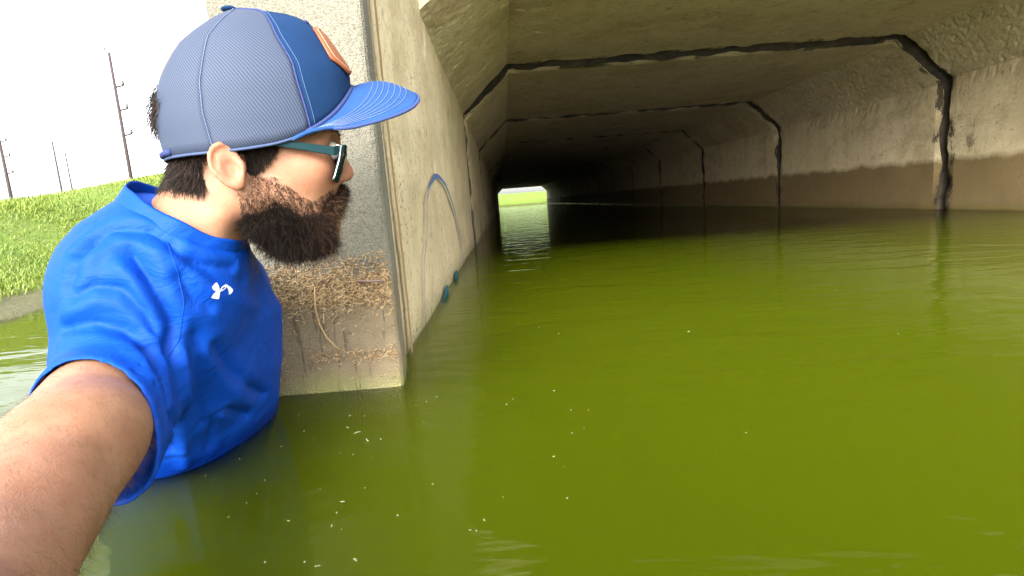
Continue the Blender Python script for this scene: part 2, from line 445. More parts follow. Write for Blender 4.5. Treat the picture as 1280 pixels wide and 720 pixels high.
def ground_z(x, y):
    s = shore_dist(x, y)
    # left bank: rises from the water, rounds over into level land; higher towards the road over the culvert
    crest = 0.68 + 1.25 * np.clip((x + 3.55) / 1.0, -0.30, 0.85)
    up = 0.012 + 0.52 * np.maximum(s, 0)
    land = crest * (1 - np.exp(-(up / crest) ** 1.6)) + 0.004 * np.maximum(s - 4, 0)
    bed = np.maximum(BED, 0.012 + 0.9 * s)
    z = np.where(s > 0, land, bed)
    # right bank, far outside the picture
    sr = x - 6.5
    z = np.where((x > 3.5) & (y < 1.95), np.where(sr > 0, np.minimum(0.4 * sr, 1.6), np.maximum(BED, 0.9 * sr)), z)
    z = np.where((x > 3.49) & (y >= 1.95), 1.7, z)
    inside = (x > XL - WALL + 0.005) & (x < XR + WALL - 0.005) & (y > 0.9)
    z = np.where(inside, BED, z)
    # beyond the far mouth: the channel ends against a grassy slope
    far = (y > Y_END + 0.3)
    z = np.where(far & (x > -12) & (x < 14), np.where(y < Y_END + 3, BED, np.minimum((y - Y_END - 3) * 0.42, 0.98)), z)
    return z
gx = np.unique(np.concatenate([np.linspace(-900, -40, 12), np.linspace(-40, -8, 22), np.linspace(-8, -0.5, 90), np.array([-0.45, XL - WALL, XL - WALL + 0.01, -0.2]), np.linspace(0, 3.2, 6), np.array([XR + WALL - 0.01, XR + WALL, 3.55]), np.linspace(4, 14, 24), np.linspace(14, 60, 14), np.linspace(60, 900, 10)]))
gy = np.unique(np.concatenate([np.linspace(-900, -30, 10), np.linspace(-30, -2, 20), np.linspace(-2, 9, 120), np.array([0.93, 0.96]), np.linspace(9, 40, 30), np.linspace(40, 64, 40), np.linspace(64, 1400, 20)]))
GX, GY = np.meshgrid(gx, gy, indexing='ij'); GZ = ground_z(GX, GY)
GZ = GZ + np.where(GZ > 0.03, 0.02 * np.sin(GX * 3.1 + 1.7 * np.sin(GY * 2.3)) * np.cos(GY * 2.7), 0)
V = np.stack([GX, GY, GZ], -1).reshape(-1, 3); nx_, ny_ = len(gx), len(gy)
ii, jj = np.meshgrid(np.arange(nx_ - 1), np.arange(ny_ - 1), indexing='ij'); b = (ii * ny_ + jj).ravel()
Fc = np.stack([b, b + ny_, b + ny_ + 1, b + 1], -1)
M = Mat('turf_ground'); P = M.world_pos(); z = M.sep(P)[2]
c = M.mix(M.ramp(M.noise(P, 1.3, 6, 0.7), [(0.3, 0), (0.7, 1)]), (0.075, 0.135, 0.01), (0.13, 0.19, 0.02))
c = M.mix(M.math('MULTIPLY', M.ramp(M.noise(P, 14, 5, 0.7), [(0.5, 0), (0.7, 1)]), 0.6), c, (0.14, 0.16, 0.04))
zz = M.math('ADD', z, M.math('MULTIPLY', M.math('SUBTRACT', M.noise(P, 6, 5, 0.7), 0.5), 0.10))
c = M.mix(M.maprange(zz, 0.075, 0.035), c, M.mix(M.noise(P, 30, 4), (0.06, 0.06, 0.018), (0.115, 0.11, 0.045)))
MAT_TURF = M.set(c, 0.95, M.bump(M.noise(P, 40, 5, 0.7), 0.8, 0.03))
ground = tag(mesh_obj('ground', V, Fc, MAT_TURF), kind='structure')
# fill and verge that lie over the culvert
V = [(PXL, 1.99, 1.50), (XR + .2, 1.99, 1.50), (XR + .2, Y_END, 1.75), (PXL, Y_END, 1.75), (PXL, 1.99, 1.47), (XR + .2, 1.99, 1.47), (XR + .2, Y_END, 1.47), (PXL, Y_END, 1.47)]
tag(mesh_obj('embankment', V, [(0, 1, 2, 3), (4, 0, 3, 7), (1, 5, 6, 2), (3, 2, 6, 7)], MAT_TURF, smooth=False), kind='structure')

# ------------------------------------------------------------------ water
M = Mat('murky_water'); P = M.world_pos()
M.n.remove(M.b)
gl = M.node('ShaderNodeBsdfGlossy'); gl.inputs['Roughness'].default_value = 0.05
tr = M.node('ShaderNodeBsdfTransparent'); mx = M.node('ShaderNodeMixShader'); fr = M.node('ShaderNodeFresnel'); fr.inputs['IOR'].default_value = 1.20
hgt = M.math('ADD', M.noise(M.scaled(P, (3.0, 6.5, 1)), 1.0, 3, 0.5, dist=0.6), M.math('MULTIPLY', M.noise(M.scaled(P, (14, 34, 1)), 1.0, 2, 0.5), 0.18))
nb = M.bump(hgt, 0.11, 0.05)
M.link(nb, gl.inputs['Normal']); M.link(nb, fr.inputs['Normal'])
M.link(fr.outputs[0], mx.inputs[0]); M.link(tr.outputs[0], mx.inputs[1]); M.link(gl.outputs[0], mx.inputs[2])
M.link(mx.outputs[0], M.out.inputs['Surface'])
vol = M.node('ShaderNodeVolumePrincipled')
vol.inputs['Color'].default_value = (0.43, 0.515, 0.017, 1); vol.inputs['Density'].default_value = 11.0
vol.inputs['Anisotropy'].default_value = 0.3
M.link(vol.outputs[0], M.out.inputs['Volume'])
MAT_WATER = M.m
def water_box():
    xs = (-10, 9); ys = (-15, Y_END + 6); zs = (0.0, BED - 0.1)
    V = [(x, y, z) for z in zs for y in ys for x in xs]
    return V, [(0, 1, 3, 2), (4, 6, 7, 5), (0, 4, 5, 1), (2, 3, 7, 6), (0, 2, 6, 4), (1, 5, 7, 3)]
V, Fc = water_box()
tag(mesh_obj('water', V, Fc, MAT_WATER, smooth=False), kind='structure')

# ------------------------------------------------------------------ grass on the bank
def grass_blades(n, sel, hmin, hmax, wmul=1.0):
    xs, ys = sel(n); zs = ground_z(xs, ys); keep = zs > 0.03 + 0.05 * rng.random(len(zs)); xs, ys, zs = xs[keep], ys[keep], zs[keep]
    n = len(xs); a = rng.random(n) * 2 * np.pi; h = (hmin + (hmax - hmin) * rng.random(n) ** 1.5)
    dist = np.hypot(xs, ys); w = (0.0022 + 0.0022 * rng.random(n)) * (0.7 + 0.16 * dist) * wmul
    lean = 0.25 + 0.55 * rng.random(n); la = rng.random(n) * 2 * np.pi
    root = np.stack([xs, ys, zs - 0.01], -1); side = np.stack([np.cos(a), np.sin(a), 0 * a], -1) * w[:, None]
    ld = np.stack([np.cos(la), np.sin(la), 0 * la], -1)
    mid = root + np.stack([0 * h, 0 * h, h * 0.6], -1) + ld * (h * lean * 0.3)[:, None]
    tip = root + np.stack([0 * h, 0 * h, h * (1 - 0.25 * lean)], -1) + ld * (h * lean)[:, None]
    V = np.stack([root - side, root + side, mid + side * .8, mid - side * .8, tip], 1).reshape(-1, 3)
    b = np.arange(n) * 5
    F3 = np.concatenate([np.stack([b, b + 1, b + 2], -1), np.stack([b, b + 2, b + 3], -1), np.stack([b + 3, b + 2, b + 4], -1)])
    return V, F3
def near_bank(n):
    az = R(-50) + R(38) * rng.random(n); d = 2.3 + 7.0 * rng.random(n) ** 1.25
    return np.sin(az) * d, np.cos(az) * d
V1, F1 = grass_blades(260000, near_bank, 0.02, 0.06, 0.5)
M = Mat('grass_blade'); P = M.world_pos()
c = M.mix(M.ramp(M.noise(P, 1.7, 6, 0.75), [(0.35, 0), (0.65, 1)]), (0.080, 0.145, 0.007), (0.16, 0.215, 0.017))
c = M.mix(M.ramp(M.noise(P, 45, 3, 0.7), [(0.52, 0), (0.66, 0.8)]), c, (0.28, 0.30, 0.09))
M.set(c, 0.6); M.b.inputs['Transmission Weight'].default_value = 0.0
tag(mesh_obj('bank_grass', V1, F1, M.m, smooth=False), 'bright green uncut grass covering the bank behind the man', 'grass', kind='stuff')

# ------------------------------------------------------------------ utility poles behind the bank
MAT_POLE = plain('weathered_pole_wood', (0.035, 0.022, 0.022), 0.85)
MAT_INS = plain('brown_porcelain', (0.05, 0.03, 0.035), 0.4)
def utility_pole(x, y, top, label, arms, rad=0.16, style='side'):
    base = 0.5
    t = empty('utility_pole', (x, y, base)); tag(t, label, 'utility pole', 'utility poles on the skyline')
    H = top - base
    V, Fc = tube([(0, 0, -0.6), (0, 0, H * .5), (0, 0, H)], [rad * 1.15, rad, rad * .75], 10)
    mesh_obj('pole_shaft', V, Fc, MAT_POLE, t)
    for (hz, ln, sd) in arms:
        V, Fc = tube([(-0.05 * sd, 0, hz - 0.05), (sd * ln * .5, 0, hz), (sd * ln, 0, hz + 0.06)], [0.09, 0.075, 0.07], 6)
        arm = mesh_obj('bracket_arm', V, Fc, MAT_POLE, t)
        V, Fc = tube([(sd * ln, 0, hz + 0.03), (sd * ln, 0, hz + .22), (sd * ln, 0, hz + 0.30), (sd * ln, 0, hz + .45)], [0.06, 0.15, 0.09, 0.12], 8)
        mesh_obj('insulator', V, Fc, MAT_INS, arm)
    V, Fc = tube([(-0.1, 0, H - .02), (-0.32, 0, H + .18), (-0.32, 0, H + .4)], [0.06, 0.05, 0.1], 6)
    mesh_obj('top_pin', V, Fc, MAT_INS, t)
    return t
utility_pole(-33.6, 52.5, 16.0, 'tallest utility pole on the skyline, just left of the blue cap', [(12.6, 0.75, 1), (10.6, 0.75, 1), (8.4, 0.75, 1)], 0.15)
utility_pole(-103.0, 135.0, 22.2, 'small distant utility pole with several short arms, left of the tallest pole', [(20.3, 1.5, -1), (17.2, 1.5, -1), (14.5, 1.5, -1), (18.8, 1.0, 1), (15.8, 1.0, 1)], 0.22)
utility_pole(-115.8, 155.5, 22.9, 'shortest and most distant utility pole, bare, just right of its twin', [(20.0, 0.8, -1)], 0.20)
utility_pole(-66.7, 78.3, 15.6, 'utility pole cut by the left edge of the picture', [(13.7, 0.9, -1), (13.0, 0.9, 1), (11.0, 0.95, 1), (8.8, 0.95, 1)], 0.21)


# ------------------------------------------------------------------ flood litter caught on the pier
MAT_STRAW = Mat('dry_straw'); _a = MAT_STRAW.node('ShaderNodeAttribute', attribute_name='tint')
MAT_STRAW = MAT_STRAW.set(MAT_STRAW.ramp(_a.outputs['Fac'], [(0, (0.07, 0.04, 0.017)), (0.4, (0.25, 0.16, 0.075)), (1, (0.44, 0.32, 0.17))]), 0.9)
def litter(name, n, pos_fn, lmin, lmax, w, parent, mat, flat=0.35):
    V, Fc, T = [], [], []
    for i in range(n):
        x, z = pos_fn()
        L = random.uniform(lmin, lmax) * (1 if random.random() < .93 else 2.2); a = random.gauss(0.2, 0.75)
        y = PY - random.uniform(0.0015, 0.0055)
        d = Vector((math.cos(a), random.gauss(0, flat * .25), math.sin(a))).normalized()
        ww = w * random.uniform(0.6, 1.6)
        s = Vector((-math.sin(a), -0.3, math.cos(a))).normalized() * ww; k = Vector((0, -1, 0)) * ww * 0.8
        c = Vector((x, y, z)); bend = Vector((0, -1, 0.3)) * random.uniform(-.1, .12) * L
        b = len(V)
        for t, f in ((-0.5, .5), (0, 1), (0.5, .3)):
            q = c + d * (L * t) + bend * (0.25 - t * t)
            V += [q - s * f, q + k * f, q + s * f]
        for r_ in (0, 3):
            for e in range(3):
                e2 = (e + 1) % 3; Fc.append((b + r_ + e, b + r_ + e2, b + r_ + 3 + e2, b + r_ + 3 + e))
        T += [random.random()] * 9
    o = mesh_obj(name, V, Fc, mat, parent, smooth=False)
    at = o.data.attributes.new('tint', 'FLOAT', 'POINT'); at.data.foreach_set('value', T)
    return o
def _band():
    while True:
        x = random.uniform(PXL + .004, PXR - .002); z = random.gauss(0.178, 0.026)
        if 0.10 < z < 0.235 + 0.02 * (x + .3) and random.random() < (0.55 + 0.45 * (x - PXL) / .23 if z > .15 else .35): return x, z
def _low():
    return random.uniform(-0.345, PXR - .003), random.gauss(0.062, 0.006)
def _left():
    return PXL + abs(random.gauss(0, 0.02)), random.uniform(0.13, 0.22)
def _any():
    return random.uniform(PXL + .004, PXR - .003), random.uniform(0.015, 0.17)
litter_root = empty('flood_litter', (0, 0, 0))
tag(litter_root, 'matted dry straw and leaf litter stuck to the pier at the old flood line', 'litter')
tag(litter('straw_mat', 3000, _band, 0.003, 0.010, 0.0008, litter_root, MAT_STRAW), kind='stuff')
tag(litter('straw_streak', 230, _low, 0.003, 0.009, 0.0007, litter_root, MAT_STRAW), kind='stuff')
tag(litter('straw_fringe', 90, _left, 0.003, 0.010, 0.0007, litter_root, MAT_STRAW), kind='stuff')
tag(litter('loose_straw', 140, _any, 0.002, 0.009, 0.0006, litter_root, MAT_STRAW), kind='stuff')
V, Fc = tube([(-0.322, PY - .006, 0.186), (-0.325, PY - .008, 0.150), (-0.322, PY - .006, 0.121), (-0.312, PY - .009, 0.099), (-0.300, PY - .006, 0.081), (-0.292, PY - .008, 0.076)], [.0010, .0012, .0013, .0012, .0011, .0006], 6)
o = mesh_obj('vine_stem', V, Fc, plain('dry_vine', (0.36, 0.25, 0.10), 0.8)); tag(o, 'thin dry vine stem hanging down the middle of the pier below the straw', 'stem')
V, Fc = tube([(-0.249, PY - .008, 0.190), (-0.23, PY - .010, 0.188), (-0.206, PY - .007, 0.187)], [.0017, .0022, .0015], 6)
o = mesh_obj('stick', V, Fc, plain('grey_twig', (0.20, 0.13, 0.11), 0.8)); tag(o, 'short greyish stick lying level in the straw near the pier edge', 'stick')


# ================================================================== the man
def sd_cone(P, a, b, ra, rb):
    a, b = np.asarray(a, np.float32), np.asarray(b, np.float32); ab = b - a
    t = np.clip(((P - a) @ ab) / (ab @ ab), 0, 1)
    return np.linalg.norm(P - a - t[:, None] * ab, axis=1) - (ra + (rb - ra) * t)
def sd_ell(P, c, r, rot=None):
    q = P - np.asarray(c, np.float32)
    if rot is not None: q = q @ np.asarray(rot, np.float32)
    r = np.asarray(r, np.float32); k0 = np.linalg.norm(q / r, axis=1); k1 = np.linalg.norm(q / (r * r), axis=1) + 1e-9
    return k0 * (k0 - 1) / k1
def smin(a, b, k):
    h = np.clip(0.5 + 0.5 * (b - a) / k, 0, 1)
    return b + (a - b) * h - k * h * (1 - h)
def smax(a, b, k): return -smin(-a, -b, k)

def mesh_sdf(fn, lo, hi, h, blk=6, slack=1.9):
    """surface nets over a narrow band of the grid"""
    lo = np.asarray(lo, np.float32); n = np.ceil((np.asarray(hi) - lo) / (h * blk)).astype(int) + 1
    ax = [lo[i] + h * blk * (np.arange(n[i]) + 0.5) - h * 0.5 for i in range(3)]
    Cc = np.stack(np.meshgrid(*ax, indexing='ij'), -1).reshape(-1, 3).astype(np.float32)
    dc = fn(Cc)
    act = np.abs(dc) < h * blk * slack
    D = np.where(dc > 0, 1.0, -1.0).astype(np.float32).reshape(n)
    D = D.repeat(blk, 0).repeat(blk, 1).repeat(blk, 2)
    bi = np.stack(np.unravel_index(np.nonzero(act)[0], n), -1) * blk
    off = np.stack(np.meshgrid(*[np.arange(blk)] * 3, indexing='ij'), -1).reshape(-1, 3)
    for s in range(0, len(bi), 2500):
        I = (bi[s:s + 2500, None, :] + off[None]).reshape(-1, 3)
        D[I[:, 0], I[:, 1], I[:, 2]] = fn((lo + I * h).astype(np.float32))
    S = D < 0; N = D.shape
    c8 = [S[i:N[0] - 1 + i, j:N[1] - 1 + j, k:N[2] - 1 + k] for i in (0, 1) for j in (0, 1) for k in (0, 1)]
    anyv = c8[0].copy(); allv = c8[0].copy()
    for c in c8[1:]: anyv |= c; allv &= c
    cell = anyv & ~allv; del anyv, allv, c8
    idx = np.stack(np.nonzero(cell), -1)
    vid = np.full(cell.shape, -1, np.int32); vid[idx[:, 0], idx[:, 1], idx[:, 2]] = np.arange(len(idx))
    acc = np.zeros((len(idx), 3), np.float32); cnt = np.zeros(len(idx), np.float32)
    cor = [np.array(c) for c in [(i, j, k) for i in (0, 1) for j in (0, 1) for k in (0, 1)]]
    for a in range(8):
        for b in range(a + 1, 8):
            if abs(cor[a] - cor[b]).sum() != 1: continue
            da = D[tuple((idx + cor[a]).T)]; db = D[tuple((idx + cor[b]).T)]
            x = (da < 0) != (db < 0); t = np.where(x, da / np.where(x, da - db, 1), 0)
            p = cor[a] + t[:, None] * (cor[b] - cor[a])
            acc += np.where(x[:, None], p, 0); cnt += x
    V = lo + (idx + acc / cnt[:, None]) * h
    Q = []
    for axis in range(3):
        u, v = [(1, 2), (2, 0), (0, 1)][axis]
        sl0 = [slice(None)] * 3; sl1 = [slice(None)] * 3; sl0[axis] = slice(0, N[axis] - 1); sl1[axis] = slice(1, N[axis])
        a_, b_ = S[tuple(sl0)], S[tuple(sl1)]; e = np.stack(np.nonzero(a_ != b_), -1)
        e = e[(e[:, u] > 0) & (e[:, v] > 0) & (e[:, u] < N[u] - 1) & (e[:, v] < N[v] - 1)]
        if not len(e): continue
        du = np.zeros(3, int); du[u] = 1; dv = np.zeros(3, int); dv[v] = 1
        q = np.stack([vid[tuple((e - du - dv).T)], vid[tuple((e - dv).T)], vid[tuple(e.T)], vid[tuple((e - du).T)]], -1)
        flip = ~S[tuple(e.T)]; q[flip] = q[flip][:, ::-1]; Q.append(q)
    Q = np.concatenate(Q); Q = Q[(Q >= 0).all(1)]
    return V.astype(np.float32), Q

# head frame: x the way he faces, y away from the camera, z up
HC = np.array([-0.286, 0.651, 0.379], np.float32)
HX = np.array([0.9157, 0.4018, 0], np.float32); HY = np.array([-0.4018, 0.9157, 0], np.float32); HZ = np.array([0, 0, 1], np.float32)
HM = np.stack([HX, HY, HZ])
def to_head(P): return (P - HC) @ HM.T
def to_world(p): return np.asarray(p, np.float32) @ HM + HC
def hw(p): return Vector(to_world(np.array([p], np.float32))[0].tolist())

SR = np.array([-0.400, 0.562, 0.158]); EL = np.array([-0.286, 0.250, 0.120]); WR = np.array([-0.120, 0.020, 0.170])
SL = np.array([-0.420, 0.805, 0.205])
def lerp3(a, b, t): return a + (b - a) * t

def ear_sdf(h, s):
    q = (h * np.array([1, s, 1], np.float32) - np.array([-0.0165, -0.0728, -0.0225], np.float32)) / 0.80
    a = R(-14); ca, sa = math.cos(a), math.sin(a)                     # the ear leans back
    x = q[:, 0] * ca - q[:, 2] * sa; z = q[:, 0] * sa + q[:, 2] * ca
    y = q[:, 1] - 0.22 * x + 0.004                                     # its rear edge stands off the head
    rx = np.where(z > 0, 0.0185, 0.0185 + 0.18 * z); rx = np.maximum(rx, 0.0085)
    e = np.sqrt((x / rx) ** 2 + (z / 0.0275) ** 2)
    body = np.maximum((e - 1) * 0.014, np.abs(y) - 0.0035)
    rim = np.sqrt(((e - 0.92) * 0.017) ** 2 + (y + 0.0045) ** 2) - 0.0033
    rim = np.maximum(rim, -(x + 0.4 * z + 0.014) * -1 - 0.03)
    anti = np.sqrt(((e - 0.55) * 0.017) ** 2 + (y + 0.002) ** 2) - 0.003
    anti = np.maximum(anti, x - 0.002)
    trag = np.sqrt((x - 0.0155) ** 2 + (y + 0.002) ** 2 + ((z + 0.004) * 0.7) ** 2) - 0.0052
    lobe = sd_ell(np.stack([x, y, z], -1), (0.004, -0.001, -0.0235), (0.0085, 0.005, 0.0085))
    d = smin(body, rim, 0.003); d = smin(d, anti, 0.003); d = smin(d, trag, 0.003); d = smin(d, lobe, 0.004)
    conc = sd_ell(np.stack([x, y, z], -1), (0.0030, -0.0065, -0.005), (0.0095, 0.0078, 0.0125))
    groove = np.sqrt(((e - 0.74) * 0.017) ** 2 + (y + 0.006) ** 2) - 0.0026
    groove = np.maximum(groove, 0.006 - z + 0.5 * x)
    d = smax(smax(d, -conc, 0.002), -groove, 0.0015)
    floor = sd_ell(np.stack([x, y, z], -1), (0.003, 0.0065, -0.004), (0.014, 0.0075, 0.018))
    return smin(d, floor, 0.0015) * 0.8

def head_sdf(h):
    m = np.stack([h[:, 0], -np.abs(h[:, 1]), h[:, 2]], -1)             # mirrored half
    d = sd_ell(h, (0.010, 0, 0.045), (0.086, 0.0725, 0.088))
    d = smin(d, sd_ell(h, (0.045, 0, -0.018), (0.056, 0.060, 0.084)), 0.02)
    d = smin(d, sd_cone(m, (0.004, -0.044, -0.055), (0.068, -0.014, -0.088), 0.022, 0.019), 0.018)
    d = smin(d, sd_ell(h, (0.075, 0, -0.088), (0.02, 0.022, 0.02)), 0.014)
    d = smin(d, sd_cone(m, (0.096, -0.006, 0.013), (0.082, -0.046, 0.010), 0.010, 0.010), 0.012)      # brow
    d = smin(d, sd_ell(m, (0.062, -0.040, -0.024), (0.026, 0.022, 0.020)), 0.02)                      # cheekbone
    d = smax(d, -sd_ell(m, (0.100, -0.031, -0.006), (0.013, 0.016, 0.011)), 0.010)                    # eye socket
    d = smin(d, sd_cone(h, (0.096, 0, 0.004), (0.1075, 0, -0.029), 0.0085, 0.0105), 0.008)            # nose
    d = smin(d, sd_ell(m, (0.1005, -0.0115, -0.034), (0.0105, 0.007, 0.0075)), 0.006)
    d = smax(d, -sd_ell(m, (0.1035, -0.0065, -0.0425), (0.005, 0.0035, 0.004)), 0.002)
    d = smin(d, sd_ell(h, (0.086, 0, -0.055), (0.008, 0.022, 0.006)), 0.006)
    d = smin(d, sd_ell(h, (0.084, 0, -0.066), (0.008, 0.019, 0.006)), 0.005)
    return d

def skin_sdf(P):
    h = to_head(P); d = np.full(len(P), 9.0, np.float32)
    near = (np.abs(h[:, 0]) < 0.19) & (np.abs(h[:, 1]) < 0.16) & (h[:, 2] > -0.2)
    hn = h[near]
    dn = head_sdf(hn)
    dn = smin(dn, sd_cone(hn, (-0.022, 0, -0.030), (-0.084, 0, -0.120), 0.049, 0.048), 0.022)
    dn = smin(dn, sd_cone(hn, (-0.010, -0.058, -0.045), (-0.060, -0.024, -0.112), 0.008, 0.008), 0.02)   # neck cord
    dn = smin(dn, ear_sdf(hn, 1), 0.004); dn = smin(dn, ear_sdf(hn, -1), 0.004)
    d[near] = dn
    body = torso_sdf(P, 0.0)
    d = smin(d, body, 0.03)
    # right arm, reaching for the camera
    a = sd_cone(P, SR, EL, 0.0490, 0.0415)
    a = smin(a, sd_ell(P, lerp3(SR, EL, .50) + np.array([0.010, -0.004, 0.008]), (0.040, 0.060, 0.042)), 0.015)   # biceps
    fm = lerp3(EL, WR, .3)
    a = smin(a, sd_cone(P, EL, fm, 0.038, 0.040), 0.03); a = smin(a, sd_cone(P, fm, WR, 0.043, 0.027), 0.02)
    # hand closed under the camera: palm, four fingers, thumb
    f = np.array([0.55, -0.78, 0.30]); f /= np.linalg.norm(f); up = np.array([-0.25, 0.18, 0.95]); sd = np.cross(f, up)
    pc = WR + f * 0.05
    a = smin(a, sd_cone(P, WR, pc, 0.026, 0.027), 0.02)
    a = smin(a, sd_cone(P, pc - up * 0.022, pc + up * 0.026 + f * 0.01, 0.017, 0.017), 0.015)
    for k, L in enumerate((0.9, 1.0, 0.95, 0.78)):
        r0 = pc + f * 0.026 + up * (0.030 - 0.019 * k); r1 = r0 + f * 0.034 * L + sd * 0.012; r2 = r1 + sd * 0.027 * L - f * 0.004; r3 = r2 - f * 0.022 * L
        a = smin(a, sd_cone(P, r0, r1, 0.0095, 0.009), 0.004); a = smin(a, sd_cone(P, r1, r2, 0.009, 0.0083), 0.003); a = smin(a, sd_cone(P, r2, r3, 0.0083, 0.0072), 0.003)
    t0 = pc - f * 0.02 + up * 0.020 + sd * 0.012; t1 = t0 + up * 0.026 + sd * 0.016 + f * 0.012; t2 = t1 + f * 0.030 + up * 0.004
    a = smin(a, sd_cone(P, t0, t1, 0.013, 0.0105), 0.008); a = smin(a, sd_cone(P, t1, t2, 0.0105, 0.0085), 0.003)
    d = smin(d, a, 0.03)
    # left arm, hanging into the water by the pier
    l = sd_cone(P, SL, (-0.46, 0.86, -0.06), 0.048, 0.041); l = smin(l, sd_cone(P, (-0.46, 0.86, -0.06), (-0.37, 0.82, -0.27), 0.042, 0.03), 0.02)
    return smin(d, l, 0.03)

TZ = np.array([-0.42, -0.20, 0.0, 0.10, 0.18, 0.235, 0.29])
TX = np.array([-0.58, -0.550, -0.490, -0.440, -0.405, -0.390, -0.378])
TY = np.array([0.80, 0.80, 0.780, 0.738, 0.695, 0.660, 0.635])
TA = np.array([0.125, 0.115, 0.110, 0.118, 0.118, 0.092, 0.048])        # half width, across the shoulders
TB = np.array([0.110, 0.100, 0.098, 0.096, 0.086, 0.070, 0.048])        # half depth, back to chest
def torso_sdf(P, grow):
    z = P[:, 2]; x = P[:, 0] - np.interp(z, TZ, TX); y = P[:, 1] - np.interp(z, TZ, TY)
    x, y = x * 0.995 - y * 0.10, x * 0.10 + y * 0.995
    a = np.interp(z, TZ, TA) + grow; b = np.interp(z, TZ, TB) + grow
    e = (np.abs(y / a) ** 2.3 + np.abs(x / b) ** 2.3) ** (1 / 2.3)
    d = (e - 1) * np.minimum(a, b) * 0.9
    d = np.maximum(d, z - (0.285 + grow)); d = np.maximum(d, -0.40 - z)
    d = smin(d, sd_ell(P, (-0.398, 0.645, 0.232), (0.066 + grow, 0.12 + grow, 0.078 + grow)), 0.03)           # upper back
    d = smin(d, sd_cone(P, (-0.388, 0.625, 0.258), SR + np.array([-.004, .012, .008]), 0.044 + grow, 0.046 + grow), 0.03)
    d = smin(d, sd_cone(P, (-0.375, 0.64, 0.268), SL, 0.046 + grow, 0.048 + grow), 0.03)
    d = smin(d, sd_cone(P, (-0.395, 0.60, 0.185), (-0.400, 0.66, 0.12), 0.050 + grow, 0.054 + grow), 0.03)   # right chest
    return d
AD = (EL - SR) / np.linalg.norm(EL - SR)
SLEEVE_END = SR + AD * 0.122
HEM_N = np.array([-0.02, -0.97, 0.22]); HEM_N /= np.linalg.norm(HEM_N)
def sleeve_axis_r(P):
    t = (P - SR) @ AD
    return t, np.linalg.norm(P - SR - t[:, None] * AD, axis=1)
def shirt_sdf(P):
    d = torso_sdf(P, 0.012)
    # loose cloth that hangs from the chest and armpit towards the water
    d = smin(d, sd_cone(P, (-0.425, 0.625, 0.13), (-0.465, 0.72, -0.02), 0.040, 0.048), 0.04)
    s = sd_cone(P, SR + AD * -0.02, SLEEVE_END + AD * 0.05, 0.0515, 0.0545)
    s = smin(s, sd_cone(P, SR + AD * 0.05 + np.array([0.006, 0.01, -0.030]), SLEEVE_END + AD * 0.06 + np.array([0.012, 0.0, -0.022]), 0.040, 0.043), 0.012)
    d = smin(d, s, 0.03)
    l = sd_cone(P, SL, (-0.45, 0.855, 0.02), 0.062, 0.060)
    d = smin(d, l, 0.04)
    # sleeve mouth: cut it off and hollow it
    cut = (P - SLEEVE_END) @ HEM_N
    t, r = sleeve_axis_r(P)
    near = (t > 0.02) & (r < 0.13)
    d = np.where(near, smax(d, cut, 0.004), d)
    hollow = np.maximum(np.maximum(s, d) + 0.0048, -cut - 0.05)
    d = np.where(near, np.maximum(d, -np.maximum(s + 0.0048, -(cut + 0.05))), d)
    # cloth gathered up to the collar
    h = to_head(P)
    nk = sd_cone(h, (-0.0625, 0, -0.0700), (-0.103, 0, -0.134), 0.0590, 0.0860)
    nk = smax(nk, h[:, 0] * 0.575 + h[:, 2] * 0.818 + 0.0905 + 0.0125 - 0.19 * h[:, 1], 0.005)
    return smin(d, nk, 0.03)


person = empty('person', (-0.60, 0.78, BED))
tag(person, 'bearded man in a blue shirt standing chest deep in green water beside the pier', 'person')
def keep(o, root):
    """parent to a root that is only moved, keeping the mesh in world coordinates"""
    o.parent = root; o.matrix_parent_inverse = Matrix.Translation(-Vector(root.location)); return o

# ---- materials of the man
def skin_material():
    M = Mat('skin'); P = M.world_pos()
    blot = M.noise(P, 28, 4, 0.6); fine = M.noise(P, 420, 3, 0.6); pore = M.voronoi(P, 900)
    c = M.mix(M.ramp(blot, [(0.32, 0), (0.7, 1)]), SKIN_A, SKIN_B)
    c = M.mix(M.math('MULTIPLY', M.ramp(fine, [(0.35, 1), (0.55, 0)]), 0.16), c, (0.22, 0.10, 0.055))
    frk = M.math('MULTIPLY', M.ramp(M.noise(P, 130, 3, 0.6), [(0.56, 0), (0.68, 1)]), 0.30)
    c = M.mix(frk, c, (0.20, 0.075, 0.035))
    c = M.mix(M.math('MULTIPLY', M.ramp(M.noise(P, 11, 5, 0.65), [(0.48, 0), (0.72, 1)]), 0.35), c, (0.27, 0.105, 0.064))
    mole = M.ramp(M.voronoi(P, 16), [(0.022, 1), (0.034, 0)])
    c = M.mix(M.math('MULTIPLY', mole, 0.7), c, (0.10, 0.045, 0.025))
    red = M.node('ShaderNodeAttribute', attribute_name='flush').outputs['Fac']
    c = M.mix(red, c, (0.46, 0.15, 0.095))
    M.set(c, 0.52, M.bump(M.math('ADD', fine, M.math('MULTIPLY', pore, 0.5)), 0.20, 0.002))
    M.b.inputs['Subsurface Weight'].default_value = 0.12; M.b.inputs['Subsurface Radius'].default_value = (0.010, 0.004, 0.002)
    M.b.inputs['Subsurface Scale'].default_value = 0.6; M.b.inputs['Specular IOR Level'].default_value = 0.22
    return M.m
SKIN_A, SKIN_B = (0.215, 0.104, 0.057), (0.285, 0.152, 0.092)
MAT_SKIN = skin_material()
